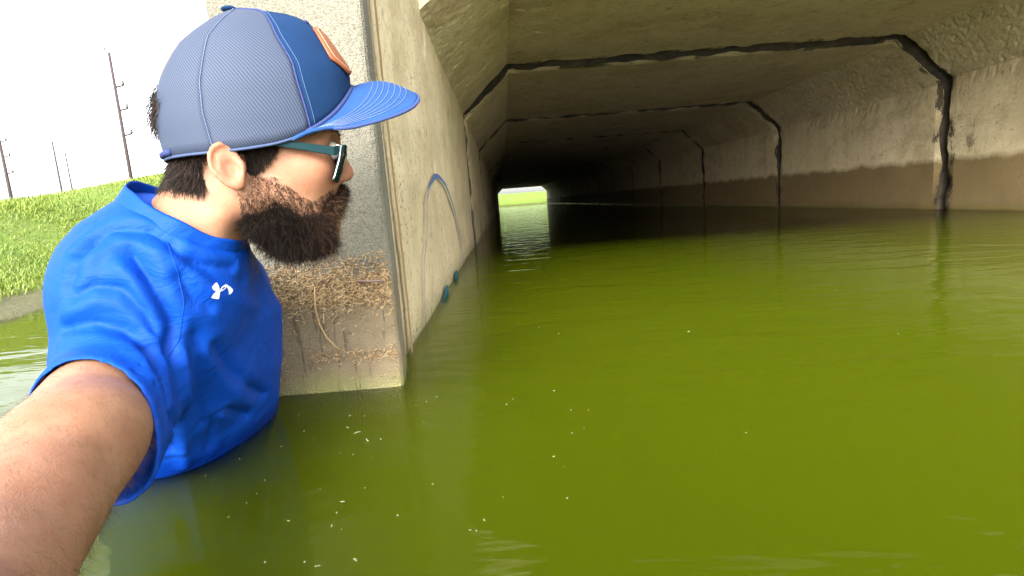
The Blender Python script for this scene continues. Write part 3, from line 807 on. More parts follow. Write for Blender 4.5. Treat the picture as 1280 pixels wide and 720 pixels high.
def shirt_material():
    M = Mat('blue_jersey'); P = M.world_pos()
    c = M.mix(M.noise(P, 9, 3), (0.0010, 0.037, 0.275), (0.0014, 0.046, 0.32))
    wv = M.math('ADD', M.wave(P, 260, 1.0, 'X'), M.wave(P, 260, 1.0, 'Z'))
    z = M.sep(P)[2]; wet = M.maprange(M.math('ADD', z, M.math('MULTIPLY', M.noise(P, 20, 4), 0.03)), 0.045, 0.025)      # soaked above the water line
    c = M.mix(wet, c, (0.0006, 0.018, 0.17))
    M.set(c, M.maprange(wet, 0, 1, 0.6, 0.3), M.bump(M.noise(M.scaled(P, (16, 20, 30)), 1.0, 3, 0.55, dist=1.6), 0.30, 0.010, M.bump(wv, 0.12, 0.001)))
    M.b.inputs['Sheen Weight'].default_value = 0.0; M.b.inputs['Sheen Tint'].default_value = (0.3, 0.6, 1, 1); M.b.inputs['Specular IOR Level'].default_value = 0.12
    return M.m
MAT_SHIRT = shirt_material()

# ---- body
Vb, Qb = mesh_sdf(skin_sdf, (-0.80, -0.09, -0.42), (0.04, 0.98, 0.56), 0.0025)
h = to_head(Vb)
ear_d = np.minimum(np.linalg.norm((h - [-0.02, -0.078, -0.02]) / [0.022, 0.02, 0.03], axis=1), np.linalg.norm((h - [-0.02, 0.078, -0.02]) / [0.022, 0.02, 0.03], axis=1))
flush = 0.55 * np.clip(1.25 - ear_d, 0, 1)
flush = np.maximum(flush, 0.5 * np.clip(1.3 - np.linalg.norm((h - [0.112, 0, -0.03]) / [0.016, 0.018, 0.016], axis=1), 0, 1))
flush = np.maximum(flush, 0.22 * np.clip(1.4 - np.linalg.norm((h - [0.065, -0.05, -0.03]) / [0.03, 0.03, 0.025], axis=1), 0, 1))
body = keep(mesh_obj('body', Vb, Qb, MAT_SKIN), person)
body.data.attributes.new('flush', 'FLOAT', 'POINT').data.foreach_set('value', flush.astype(np.float32))

# ---- trousers, wholly under the murk
def legs_sdf(P):
    d = sd_ell(P, (-0.60, 0.79, -0.42), (0.125, 0.17, 0.13))
    for s in (-1, 1):
        y = 0.79 + 0.095 * s
        d = smin(d, sd_cone(P, (-0.60, y, -0.45), (-0.58, y, -0.78), 0.092, 0.066), 0.04)
        d = smin(d, sd_cone(P, (-0.58, y, -0.78), (-0.62, y, BED + 0.07), 0.066, 0.050), 0.04)
        d = smin(d, sd_cone(P, (-0.62, y, BED + 0.045), (-0.47, y + 0.02 * s, BED + 0.035), 0.045, 0.035), 0.03)
    return d
Vl, Ql = mesh_sdf(legs_sdf, (-0.82, 0.54, BED - 0.03), (-0.38, 1.06, -0.25), 0.010)
keep(mesh_obj('trousers', Vl, Ql, plain('dark_trousers', (0.03, 0.035, 0.05), 0.8)), person)

# ---- shirt
Vs, Qs = mesh_sdf(shirt_sdf, (-0.78, 0.28, -0.30), (-0.18, 0.96, 0.40), 0.0032)
def smooth_mesh(V, Q, it=4, lam=0.5):
    n = len(V)
    for _ in range(it):
        acc = np.zeros((n, 3)); cnt = np.zeros(n)
        for a in range(4):
            b = (a + 1) % 4
            for c in range(3): acc[:, c] += np.bincount(Q[:, a], V[Q[:, b], c], n) + np.bincount(Q[:, b], V[Q[:, a], c], n)
            cnt += np.bincount(Q[:, a], minlength=n) + np.bincount(Q[:, b], minlength=n)
        V = V + lam * (acc / np.maximum(cnt, 1)[:, None] - V)
    return V
def normals(V, Q):
    fn = np.cross(V[Q[:, 2]] - V[Q[:, 0]], V[Q[:, 3]] - V[Q[:, 1]]); N = np.zeros_like(V, dtype=np.float64)
    for a in range(4):
        for c in range(3): N[:, c] += np.bincount(Q[:, a], fn[:, c], len(V))
    return N / (np.linalg.norm(N, axis=1)[:, None] + 1e-12)
Vs = smooth_mesh(Vs.astype(np.float64), Qs, 5, 0.5)
def seg_dist(P, pts):
    pts = np.asarray(pts, float); best = np.full(len(P), 9.0)
    for a, b in zip(pts[:-1], pts[1:]):
        ab = b - a; t = np.clip(((P - a) @ ab) / (ab @ ab), 0, 1)
        best = np.minimum(best, np.linalg.norm(P - a - t[:, None] * ab, axis=1))
    return best
# folds: (amount, width, points along the crease)
FOLDS = [
    (-0.0060375, 0.00765, [(-0.4001, 0.5289, 0.2843), (-0.379, 0.5469, 0.3035), (-0.344, 0.5525, 0.2989), (-0.3277, 0.5552, 0.2849)]),
    (0.0043125, 0.00782, [(-0.3902, 0.5209, 0.2738), (-0.3656, 0.5377, 0.2884), (-0.3427, 0.5422, 0.2785), (-0.331, 0.5427, 0.2589)]),
    (-0.0077625, 0.00765, [(-0.3546, 0.5357, 0.2785), (-0.3428, 0.5329, 0.2579), (-0.3343, 0.5344, 0.229), (-0.332, 0.5402, 0.2078), (-0.3356, 0.5334, 0.1776)]),
    (0.005175, 0.009775, [(-0.3614, 0.5258, 0.2672), (-0.3505, 0.5259, 0.2534), (-0.3431, 0.5284, 0.2277), (-0.341, 0.5314, 0.2065)]),
    (-0.005175, 0.00595, [(-0.3985, 0.5115, 0.2444), (-0.3792, 0.5146, 0.2535), (-0.3579, 0.5206, 0.2471), (-0.3467, 0.5263, 0.2253), (-0.3436, 0.5286, 0.2034)]),
    (0.0043125, 0.00782, [(-0.4076, 0.512, 0.23), (-0.3805, 0.5124, 0.2383), (-0.3626, 0.5179, 0.232), (-0.3503, 0.5239, 0.2137), (-0.3455, 0.5236, 0.1969)]),
    (-0.005175, 0.00595, [(-0.412, 0.512, 0.2152), (-0.3826, 0.5103, 0.2193), (-0.361, 0.515, 0.2096), (-0.3464, 0.517, 0.194), (-0.3321, 0.5084, 0.1766)]),
    (0.00345, 0.00782, [(-0.4137, 0.5072, 0.2028), (-0.3787, 0.5014, 0.206), (-0.3561, 0.4992, 0.1987), (-0.3367, 0.4909, 0.1874), (-0.3189, 0.478, 0.17)]),
    (-0.005175, 0.0068, [(-0.3258, 0.5544, 0.2793), (-0.3151, 0.5611, 0.2666), (-0.3044, 0.5751, 0.2585), (-0.2948, 0.6013, 0.253)]),
    (-0.00345, 0.0085, [(-0.3142, 0.5618, 0.2649), (-0.302, 0.58, 0.2477), (-0.2953, 0.6247, 0.2349)]),
    (0.005175, 0.009775, [(-0.3321, 0.548, 0.2756), (-0.3169, 0.5558, 0.2521), (-0.3062, 0.5714, 0.235), (-0.2995, 0.6168, 0.2129), (-0.3054, 0.6624, 0.1993)]),
    (-0.00345, 0.0068, [(-0.3212, 0.5509, 0.2531), (-0.3158, 0.5544, 0.2304), (-0.3081, 0.5693, 0.2163)]),
    (-0.008625, 0.00765, [(-0.3411, 0.5104, 0.1876), (-0.3216, 0.4965, 0.1618), (-0.3151, 0.4859, 0.1332), (-0.4103, 0.6253, 0.0463)]),
    (0.0077625, 0.0087975, [(-0.3331, 0.5444, 0.1784), (-0.3373, 0.5477, 0.136), (-0.3853, 0.6172, 0.0675), (-0.4146, 0.6531, 0.0129)]),
    (-0.0043125, 0.0119, [(-0.3221, 0.5612, 0.1898), (-0.3365, 0.5813, 0.1421), (-0.3691, 0.6247, 0.0727)]),
    (-0.005175, 0.0085, [(-0.3199, 0.5868, 0.1728), (-0.3303, 0.6358, 0.129), (-0.3358, 0.6827, 0.0949), (-0.3515, 0.7562, 0.0594)]),
    (0.005175, 0.009775, [(-0.325, 0.5759, 0.1691), (-0.3375, 0.6315, 0.1115), (-0.3554, 0.7115, 0.0635)]),
    (-0.0060375, 0.00765, [(-0.3936, 0.6744, 0.0222), (-0.3583, 0.6338, 0.076), (-0.3485, 0.6479, 0.0796), (-0.3649, 0.7254, 0.0421)]),
    (-0.00345, 0.0051, [(-0.3957, 0.5063, 0.171), (-0.3658, 0.5038, 0.1631), (-0.3475, 0.4986, 0.1426), (-0.3393, 0.4925, 0.1172)]),
    (0.0025875, 0.005865, [(-0.3949, 0.4737, 0.1943), (-0.388, 0.5086, 0.1812), (-0.3582, 0.5041, 0.1647), (-0.3397, 0.4958, 0.1313)]),
    (-0.0043125, 0.0068, [(-0.3902, 0.5401, 0.2963), (-0.3939, 0.521, 0.274), (-0.4027, 0.5135, 0.2533)]),
]

Ns = normals(Vs, Qs); disp = np.zeros(len(Vs))
for amp, wid, pts in FOLDS:
    dd = seg_dist(Vs, pts); L = np.asarray(pts, float)
    disp += amp * (np.exp(-(dd / wid) ** 2) if amp > 0 else 1.25 * np.exp(-dd / (wid * 0.62)) - 0.25 * np.exp(-((dd - 1.6 * wid) / wid) ** 2))
q = Vs * 13.0
disp += 0.0009 * np.sin(q[:, 0] * 1.3 + 2 * np.sin(q[:, 2] * 0.9)) * np.sin(q[:, 1] * 1.1 + 1.5 * np.sin(q[:, 2] * 1.3 + 1))
Vs = Vs + Ns * disp[:, None]
Vs = smooth_mesh(Vs, Qs, 1, 0.4)
shirt = keep(mesh_obj('shirt', Vs, Qs, MAT_SHIRT), person)
# collar: a band that stands round the neck
def collar_mesh():
    ax = np.array([0.532, 0, 0.847]); e1 = np.array([0.847, 0, -0.532]); e2 = np.array([0, 1.0, 0]); c0 = np.array([-0.0605, 0, -0.0665])
    V, n = [], 72
    #      along axis, radius
    prof = [(-0.046, 0.0600), (-0.034, 0.0625), (-0.022, 0.0630), (-0.010, 0.0618), (-0.001, 0.0612), (0.0015, 0.0602), (-0.001, 0.0588), (-0.012, 0.0588), (-0.030, 0.059)]
    for (u, r) in prof:
        for k in range(n):
            t = 2 * math.pi * k / n; wob = 0.0012 * math.sin(3 * t + 1) + 0.0009 * math.sin(7 * t)
            back = 0.006 * max(0, -math.cos(t)) ** 2
            V.append(c0 + ax * (u + wob + back * 0.6 + 0.011 * math.sin(t)) + e1 * math.cos(t) * (r + back) + e2 * math.sin(t) * (r * 1.02 + wob))
    Fc = [(j * n + k, j * n + (k + 1) % n, (j + 1) * n + (k + 1) % n, (j + 1) * n + k) for j in range(len(prof) - 1) for k in range(n)]
    return to_world(np.array(V)), np.array(Fc)
Vc, Fcc = collar_mesh()
o = mesh_obj('collar', Vc, Fcc, MAT_SHIRT, shirt)

MAT_EMBLEM = plain('white_print', (0.62, 0.66, 0.74), 0.6)
_V, _F = [], []
for _pl in [[(-0.30058, 0.57576, 0.24118), (-0.30055, 0.57058, 0.23985), (-0.30093, 0.5664, 0.23774), (-0.30057, 0.56716, 0.23518), (-0.29982, 0.56909, 0.23323), (-0.29898, 0.57096, 0.23286), (-0.29836, 0.57308, 0.23359), (-0.29801, 0.57494, 0.23425), (-0.29877, 0.57598, 0.23716), (-0.29976, 0.57639, 0.23963)], [(-0.29897, 0.57101, 0.23306), (-0.29811, 0.57407, 0.2339), (-0.2976, 0.57549, 0.23294), (-0.29812, 0.57442, 0.2293), (-0.30019, 0.57512, 0.22408), (-0.30151, 0.57299, 0.22421), (-0.30276, 0.57039, 0.22532), (-0.30408, 0.56775, 0.22658), (-0.30243, 0.56755, 0.22904), (-0.30062, 0.56867, 0.23114)], [(-0.2978, 0.58689, 0.23793), (-0.29692, 0.59001, 0.23612), (-0.29591, 0.59369, 0.23354), (-0.29482, 0.59621, 0.22995), (-0.29436, 0.59358, 0.22801), (-0.29444, 0.58983, 0.22646), (-0.29508, 0.58618, 0.22597), (-0.29499, 0.58688, 0.22878), (-0.29566, 0.58752, 0.23195), (-0.29659, 0.5871, 0.2346)]]:
    _b = len(_V); _V += _pl; _F.append(tuple(range(_b, _b + len(_pl))))
_ro, _ri = [(-0.29763, 0.57513, 0.2316), (-0.29768, 0.57672, 0.23416), (-0.29766, 0.58075, 0.236), (-0.29752, 0.58568, 0.23681), (-0.297, 0.58793, 0.23593), (-0.29645, 0.58571, 0.23387), (-0.29635, 0.58195, 0.23253), (-0.2969, 0.57784, 0.2316)], [(-0.2972, 0.57689, 0.23247), (-0.29727, 0.57813, 0.23376), (-0.29724, 0.58096, 0.23487), (-0.29712, 0.58368, 0.2353), (-0.29684, 0.58511, 0.23485), (-0.29664, 0.58401, 0.234), (-0.29663, 0.5813, 0.23315), (-0.29683, 0.57871, 0.23258)]
_b = len(_V); _V += _ro + _ri
_F += [(_b + i, _b + (i + 1) % 8, _b + 8 + (i + 1) % 8, _b + 8 + i) for i in range(8)]
o = mesh_obj('chest_emblem', _V, _F, MAT_EMBLEM, shirt, smooth=False); o['label'] = 'small white curved emblem printed on the chest'
for _n, _p in (('sleeve_seam', [(-0.333, 0.558, 0.2867), (-0.3297, 0.5543, 0.2809), (-0.3241, 0.5466, 0.2753), (-0.3214, 0.5436, 0.2696), (-0.3203, 0.5435, 0.2637), (-0.3205, 0.5457, 0.2576), (-0.3215, 0.5477, 0.2514), (-0.3214, 0.548, 0.2454), (-0.321, 0.5478, 0.2393), (-0.3204, 0.5471, 0.2333), (-0.3198, 0.5466, 0.2272), (-0.3213, 0.5453, 0.22), (-0.3237, 0.5457, 0.2126), (-0.3263, 0.5463, 0.205), (-0.3283, 0.546, 0.1976), (-0.3296, 0.5446, 0.1904), (-0.3311, 0.5416, 0.1868), (-0.3327, 0.5391, 0.1833), (-0.3349, 0.5374, 0.1795), (-0.337, 0.5356, 0.1758), (-0.3308, 0.5209, 0.1752), (-0.3293, 0.5154, 0.1723), (-0.3282, 0.5107, 0.1693), (-0.3273, 0.5063, 0.1662), (-0.3269, 0.5028, 0.163)]), ('hem_stitching', [(-0.4294, 0.5109, 0.1909)])):
    _V, _F = tube(_p, 0.0007, 6); mesh_obj(_n, _V, _F, MAT_SHIRT, shirt)



# ---- hair: thin tapered strands as real geometry
def strands(roots, dirs, lengths, rad, curl, seed, grav=0.35, segs=3):
    """numpy strands: three-sided tapered tubes"""
    g = np.random.default_rng(seed); n = len(roots); sides = 3
    d = dirs / (np.linalg.norm(dirs, axis=1)[:, None] + 1e-9); p = roots.copy(); pts = [p.copy()]; step = lengths / segs
    cv = g.normal(size=(n, 3)) * curl
    for s_ in range(segs):
        cv = cv * 0.6 + g.normal(size=(n, 3)) * curl * 0.8
        d = d + cv + np.array([0, 0, -grav / segs]); d /= np.linalg.norm(d, axis=1)[:, None]
        p = p + d * step[:, None]; pts.append(p.copy())
    pts = np.stack(pts, 1)                                             # n, segs+1, 3
    t = pts[:, -1] - pts[:, 0]; t /= np.linalg.norm(t, axis=1)[:, None] + 1e-9
    a = np.cross(t, g.normal(size=(n, 3))); a /= np.linalg.norm(a, axis=1)[:, None] + 1e-9; b = np.cross(t, a)
    prof = np.linspace(1, 0.25, segs + 1)
    V = np.zeros((n, segs + 1, sides, 3))
    for k in range(sides):
        an = 2 * math.pi * k / sides
        V[:, :, k] = pts + (a * math.cos(an) + b * math.sin(an))[:, None] * (rad[:, None] * prof)[:, :, None]
    base = (np.arange(n) * (segs + 1) * sides)[:, None]; Fl = []
    for j in range(segs):
        for k in range(sides):
            k2 = (k + 1) % sides
            Fl.append(base + np.array([[j * sides + k, j * sides + k2, (j + 1) * sides + k2, (j + 1) * sides + k]]))
    return V.reshape(-1, 3), np.concatenate(Fl, 0)
def hair_object(name, V, Q, tint_per, mat, parent):
    o = mesh_obj(name, V, Q, mat, parent)
    o.data.attributes.new('tint', 'FLOAT', 'POINT').data.foreach_set('value', np.asarray(tint_per, np.float32)); return o
def sample_surface(V, Q, n, seed, mask=None):
    g = np.random.default_rng(seed)
    tri = np.concatenate([Q[:, [0, 1, 2]], Q[:, [0, 2, 3]]])
    if mask is not None: tri = tri[mask[tri].all(1)]
    A, B, C_ = V[tri[:, 0]], V[tri[:, 1]], V[tri[:, 2]]; cr = np.cross(B - A, C_ - A); ar = np.linalg.norm(cr, axis=1)
    i = g.choice(len(tri), n, p=ar / ar.sum()); u, v = g.random(n), g.random(n); f = u + v > 1; u[f], v[f] = 1 - u[f], 1 - v[f]
    return A[i] + (B - A)[i] * u[:, None] + (C_ - A)[i] * v[:, None], cr[i] / (ar[i][:, None] + 1e-12)
def hair_material(name, stops):
    M = Mat(name); a = M.node('ShaderNodeAttribute', attribute_name='tint').outputs['Fac']
    M.set(M.ramp(a, stops), 0.5); M.b.inputs['Specular IOR Level'].default_value = 0.16
    return M.m
MAT_BEARD = hair_material('beard_hair', [(0, (0.004, 0.0025, 0.002)), (0.5, (0.011, 0.006, 0.004)), (0.82, (0.045, 0.021, 0.010)), (1, (0.14, 0.072, 0.035))])
MAT_HAIR = hair_material('head_hair', [(0, (0.005, 0.0035, 0.003)), (0.7, (0.016, 0.010, 0.007)), (1, (0.05, 0.032, 0.020))])

def beard_sdf(h):
    m = np.stack([h[:, 0], -np.abs(h[:, 1]), h[:, 2]], -1)
    d = sd_ell(h, (0.044, 0, -0.084), (0.039, 0.050, 0.033))
    d = smin(d, sd_ell(m, (0.016, -0.040, -0.068), (0.028, 0.020, 0.028)), 0.014)
    d = smin(d, sd_ell(h, (0.068, 0, -0.082), (0.019, 0.032, 0.034)), 0.010)
    d = smin(d, sd_cone(m, (0.0985, -0.004, -0.0490), (0.082, -0.030, -0.068), 0.0080, 0.0095), 0.010)
    return d
Vbd, Qbd = mesh_sdf(beard_sdf, (-0.05, -0.09, -0.15), (0.13, 0.09, -0.01), 0.0025)
Nb = normals(Vbd.astype(np.float64), Qbd)
outside = head_sdf(Vbd) > -0.004
Vw = to_world(Vbd).astype(np.float64)
n_b = 15000
rt, nr = sample_surface(Vbd.astype(np.float64), Qbd, n_b, 11, outside)
g = np.random.default_rng(5)
low = np.clip((-0.035 - rt[:, 2]) / 0.07, 0, 1); front = np.clip((rt[:, 0] - 0.03) / 0.05, 0, 1)
flow = np.stack([0.18 + 0.35 * front - 0.25 * (1 - front), nr[:, 1] * 0.3, -0.9 + 0 * low], -1)
dirs = nr * 0.60 + flow * (0.55 + 0.35 * low)[:, None] + g.normal(size=(n_b, 3)) * 0.28
ln = (0.006 + 0.012 * low) * (0.6 + 0.8 * g.random(n_b)) * (1 + 0.7 * (g.random(n_b) < 0.08))
Vst, Qst = strands(rt - nr * 0.0015, dirs, ln, 0.00023 + 0.00018 * g.random(n_b), 0.34, 12, 0.3)
tint = np.clip(0.45 * g.random(n_b) + 0.65 * front * g.random(n_b) + 0.35 * (g.random(n_b) < 0.14), 0, 1)  # random strand tone; front strands lighter, their lit look put into the colour
# scattered short hairs where the beard thins out over the cheek
hb = to_head(Vb)
sk_m = (hb[:, 1] < 0) & (hb[:, 0] > -0.012) & (hb[:, 0] < 0.088) & (hb[:, 2] < -0.032) & (hb[:, 2] > -0.115) & (beard_sdf(hb) < 0.012 + 0.010 * (hb[:, 0] < 0.03)) & (ear_sdf(hb, 1) > 0.004)
r2, n2 = sample_surface(hb.astype(np.float64), Qb, 5600, 21, sk_m)
d2 = n2 * 0.5 + np.array([0.1, 0, -0.9]) + g.normal(size=n2.shape) * 0.35
V2, Q2 = strands(r2, d2, 0.003 + 0.005 * g.random(len(r2)), 0.00013 + 0.0001 * g.random(len(r2)), 0.3, 22, 0.2, 2)
core_t = np.zeros(len(Vbd))
VV = np.concatenate([Vbd - Nb * 0.001, Vst, V2]); QQ = np.concatenate([Qbd, Qst + len(Vbd), Q2 + len(Vbd) + len(Vst)])
TT = np.concatenate([core_t, np.repeat(tint, 12), np.repeat(0.4 * g.random(len(r2)), 9)])
keep(hair_object('beard', to_world(VV), QQ, TT, MAT_BEARD, None), person)

# short hair under the cap: nape, temples, the lock through the cap's back opening
def hair_region(h):
    nape = (h[:, 0] < -0.040) & (h[:, 2] < -0.002) & (h[:, 2] > -0.034 - 0.15 * (h[:, 0] + 0.075))
    side = (np.abs(h[:, 1]) > 0.045) & (h[:, 0] < 0.046 - 0.9 * np.clip(0.012 - h[:, 2], 0, .05)) & (h[:, 0] > 0.0) & (h[:, 2] > -0.032) & (h[:, 2] < 0.014)
    over = (h[:, 0] > -0.045) & (h[:, 0] < 0.03) & (h[:, 2] > -0.004) & (h[:, 2] < 0.004) & (np.abs(h[:, 1]) > 0.03)
    return nape | side | over
n_h = 15000
hm = hair_region(hb) & (ear_sdf(hb, 1) > 0.0035) & (ear_sdf(hb, -1) > 0.0035) & ~((np.abs(hb[:, 0] + 0.015) < 0.021) & (hb[:, 2] < 0.006) & (np.abs(hb[:, 1]) > 0.062))
rt, nr = sample_surface(hb.astype(np.float64), Qb, n_h, 31, hm)
flow = np.stack([np.where(rt[:, 0] > -0.01, 0.05, -0.12), 0 * rt[:, 0], -1 + 0 * rt[:, 0]], -1)
dirs = nr * np.where(rt[:, 0] > -.01, 0.24, 0.34)[:, None] + flow + g.normal(size=nr.shape) * 0.16
ln = np.where(rt[:, 0] > -0.01, 0.009, 0.016) * (0.5 + 0.8 * g.random(n_h))
Vst, Qst = strands(rt, dirs, ln, 0.00030 + 0.0002 * g.random(n_h), 0.10, 32, 0.3)
n_t = 700
rt2 = np.array([-0.071, 0, 0.047]) + g.normal(size=(n_t, 3)) * np.array([0.002, 0.016, 0.009])
d2 = np.stack([-0.9 + 0 * rt2[:, 0], 0.2 * g.normal(size=n_t), -0.9 + 0.3 * g.normal(size=n_t)], -1)
V2, Q2 = strands(rt2, d2, 0.016 + 0.012 * g.random(n_t), 0.00035 + 0.0002 * g.random(n_t), 0.12, 33, 0.9)
n_e = 260                                                              # eyebrows
sg = np.where(np.arange(n_e) % 2 == 0, -1, 1); tt = g.random(n_e)
re = np.stack([0.1035 - 0.013 * tt, sg * (0.010 + 0.032 * tt), 0.0125 + 0.004 * np.sin(tt * 2.4) + 0.0025 * g.normal(size=n_e)], -1)
de = np.stack([0.35 - 0.5 * tt, sg * 0.9, 0.25 + 0 * tt], -1) + g.normal(size=(n_e, 3)) * 0.2
V3, Q3 = strands(re, de, 0.007 + 0.004 * g.random(n_e), np.full(n_e, 0.00022), 0.1, 34, 0.1)
VV = np.concatenate([Vst, V2, V3]); QQ = np.concatenate([Qst, Q2 + len(Vst), Q3 + len(Vst) + len(V2)])
TT = np.repeat(np.concatenate([g.random(n_h), g.random(n_t), 0.5 * g.random(n_e)]), 12)
keep(hair_object('hair', to_world(VV), QQ, TT, MAT_HAIR, None), person)

# fine hair on the arm
tb = (Vb - SR) @ ((EL - SR) / np.dot(EL - SR, EL - SR))
am = (tb > 0.3) & (tb < 1.4) & (Vb[:, 2] > 0.02) & (Vb[:, 1] < 0.47)
rt, nr = sample_surface(Vb.astype(np.float64), Qb, 7000, 41, am)
dirs = nr * 0.35 + np.array([0.35, -0.7, -0.5]) + g.normal(size=nr.shape) * 0.35
Va, Qa = strands(rt, dirs, 0.006 + 0.009 * g.random(len(rt)), np.full(len(rt), 0.00006), 0.25, 42, 0.2)
keep(hair_object('arm_hair', Va, Qa, np.repeat(g.random(len(rt)), 12), hair_material('arm_hair', [(0, (0.05, 0.025, 0.012)), (1, (0.16, 0.09, 0.05))]), None), person)
# eyes, behind the glasses
for s in (-1, 1):
    bm = bmesh.new(); bmesh.ops.create_uvsphere(bm, u_segments=16, v_segments=10, radius=0.0115)
    for v in bm.verts: v.co = hw((0.0895 + v.co.x, 0.031 * s + v.co.y, -0.006 + v.co.z))
    keep(bm_obj('eye', bm, plain('eye_white', (0.75, 0.72, 0.68), 0.2)), person)

# ================================================================== cap
cap = empty('baseball_cap', hw((0.01, 0, 0.0)))
tag(cap, 'blue trucker cap with mesh back and brown leather patch on the man\'s head', 'cap')
CZ = np.array([-0.012, 0.030, 0.060, 0.082, 0.098, 0.110, 0.124, 0.134, 0.141, 0.147, 0.151, 0.1535, 0.1545])
XF = np.interp(CZ, [-0.012, 0.030, 0.082, 0.098, 0.125, 0.141, 0.148, 0.1525, 0.1540, 0.1545], [0.116, 0.124, 0.1255, 0.117, 0.102, 0.087, 0.074, 0.056, 0.032, 0.010])
XB = np.interp(CZ, [-0.012, 0.0, 0.036, 0.061, 0.085, 0.110, 0.129, 0.145, 0.151, 0.1545], [-0.077, -0.080, -0.0815, -0.0755, -0.065, -0.049, -0.029, -0.008, 0.001, 0.004])
HWD = np.interp(CZ, [-0.012, 0.030, 0.060, 0.090, 0.115, 0.135, 0.147, 0.1525, 0.1545], [0.0795, 0.0815, 0.0795, 0.0715, 0.0590, 0.0420, 0.0250, 0.0120, 0.0035])
CZ = np.where(CZ > 0.06, 0.06 + (CZ - 0.06) * (0.151 - 0.06) / (0.1545 - 0.06), CZ)
def rim_z(th):
    return -0.008 + 0.078 * ((1 + math.cos(th)) / 2) ** 4.2
def crown_pt(th, t, lift=0.0):
    z0 = rim_z(th); s = 1 - (1 - t) ** 1.7 if t < 1 else 1.0
    z = z0 + (0.1510 - z0) * s
    xf, xb, w = (float(np.interp(z, CZ, a)) for a in (XF, XB, HWD))
    xc, rx = (xf + xb) / 2, (xf - xb) / 2
    c, s_ = math.cos(th), math.sin(th); ex = 0.93
    p = Vector((xc + rx * math.copysign(abs(c) ** ex, c), w * math.copysign(abs(s_) ** ex, s_), z))
    if lift:
        n = Vector((p.x - 0.015, p.y * 1.2, (p.z - 0.03) * 0.9)).normalized(); p = p + n * lift
    return p
def lift_pt(th, t, l): return hw(crown_pt(th, t, l))
def cloth(name, base, dark):
    M = Mat(name); uv = M.node('ShaderNodeUVMap').outputs[0]; P = M.world_pos()
    w = M.math('MULTIPLY', M.wave(M.scaled(uv, (60, 60, 1)), 3.0, 0.3, 'X'), M.wave(M.scaled(uv, (60, 60, 1)), 3.0, 0.3, 'Y'))
    c = M.mix(M.ramp(M.noise(P, 25, 4, 0.6), [(0.35, 0), (0.7, 1)]), base, dark)
    M.set(c, 0.85, M.bump(M.math('ADD', w, M.noise(P, 600, 2)), 0.25, 0.001)); M.b.inputs['Specular IOR Level'].default_value = 0.15
    return M.m
MAT_CAPFRONT = cloth('cap_twill', (0.0033, 0.022, 0.072), (0.0026, 0.018, 0.058))
MAT_BRIM = cloth('brim_twill', (0.015, 0.050, 0.158), (0.012, 0.043, 0.135))
def mesh_fabric():
    M = Mat('cap_mesh_fabric'); uv = M.node('ShaderNodeUVMap').outputs[0]
    rows = M.wave(M.scaled(uv, (1, 1, 1)), 15.0, 0.0, 'X'); cols = M.wave(M.scaled(uv, (1, 1, 1)), 34.0, 0.0, 'Y')
    holes = M.math('MULTIPLY', M.ramp(rows, [(0.30, 0), (0.70, 1)]), M.ramp(cols, [(0.12, 0.35), (0.6, 1)]))
    c = M.mix(holes, (0.034, 0.048, 0.080), (0.0025, 0.009, 0.034))
    M.set(c, 0.8, M.bump(holes, -0.5, 0.001)); return M.m
MAT_MESH = mesh_fabric()
MAT_THREAD = plain('pale_thread', (0.075, 0.115, 0.22), 0.8)
MAT_NAVY = plain('navy_piping', (0.010, 0.022, 0.10), 0.8)
def TH(k, t):
    return (0.0, R(64) + R(30) * t, R(117) + R(16) * t, math.pi - 1e-3)[k]
def panel(name, k0, k1, sgn, mat, n=16, m_=22, tmax=0.995):
    V, Fc, UV = [], [], []
    for j in range(m_ + 1):
        for i in range(n + 1):
            u = i / n; t = tmax * j / m_; a0, a1 = sgn * TH(k0, t), sgn * TH(k1, t); th = a0 + (a1 - a0) * u
            puff = 0.0016 * math.sin(math.pi * u) * math.sin(math.pi * min(1, t * 1.1))
            V.append(hw(crown_pt(th, t, puff)))
            UV.append((th * 0.085 * (0.25 + 0.75 * (1 - t)) * 10, t * 1.4))
    for j in range(m_):
        for i in range(n):
            q = (j * (n + 1) + i, j * (n + 1) + i + 1, (j + 1) * (n + 1) + i + 1, (j + 1) * (n + 1) + i)
            Fc.append(q if sgn > 0 else q[::-1])
    o = mesh_obj(name, V, Fc, mat); keep(o, cap)
    uvl = o.data.uv_layers.new(name='UVMap')
    for lp in o.data.loops: uvl.data[lp.index].uv = UV[lp.vertex_index]
    md = o.modifiers.new('thickness', 'SOLIDIFY'); md.thickness = 0.0016; md.offset = -1
    return o
TS = [R(0), R(64), R(118), R(180)]
for sgn in (-1, 1):
    panel('front_panel', 0, 1, sgn, MAT_CAPFRONT)
    panel('mesh_panel', 1, 2, sgn, MAT_MESH); panel('mesh_panel', 2, 3, sgn, MAT_MESH)
def on_crown_line(name, pts, r, mat, lift=0.0012, sides=6):
    V, Fc = tube([lift_pt(th, t, lift) for th, t in pts], r, sides); return keep(mesh_obj(name, V, Fc, mat), cap)
for sgn in (-1, 1):
    on_crown_line('seam', [(sgn * TH(1, t), t) for t in np.linspace(0.0, 0.985, 30)], 0.0011, MAT_NAVY, 0.0004)
    on_crown_line('seam', [(sgn * TH(2, t), t) for t in np.linspace(0.0, 0.985, 30)], 0.0006, plain('grey_blue_binding', (0.06, 0.085, 0.16), 0.8), 0.0004)
    on_crown_line('stitch_line', [(sgn * (TH(1, t) - 0.055), t) for t in np.linspace(0.01, 0.97, 30)], 0.00030, plain('blue_thread', (0.05, 0.09, 0.19), 0.8), 0.0012)
on_crown_line('rim_binding', [(th, 0.0) for th in np.linspace(TS[1], 2 * math.pi - TS[1], 60)], 0.0015, plain('rim_tape', (0.028, 0.048, 0.11), 0.8), 0.0)
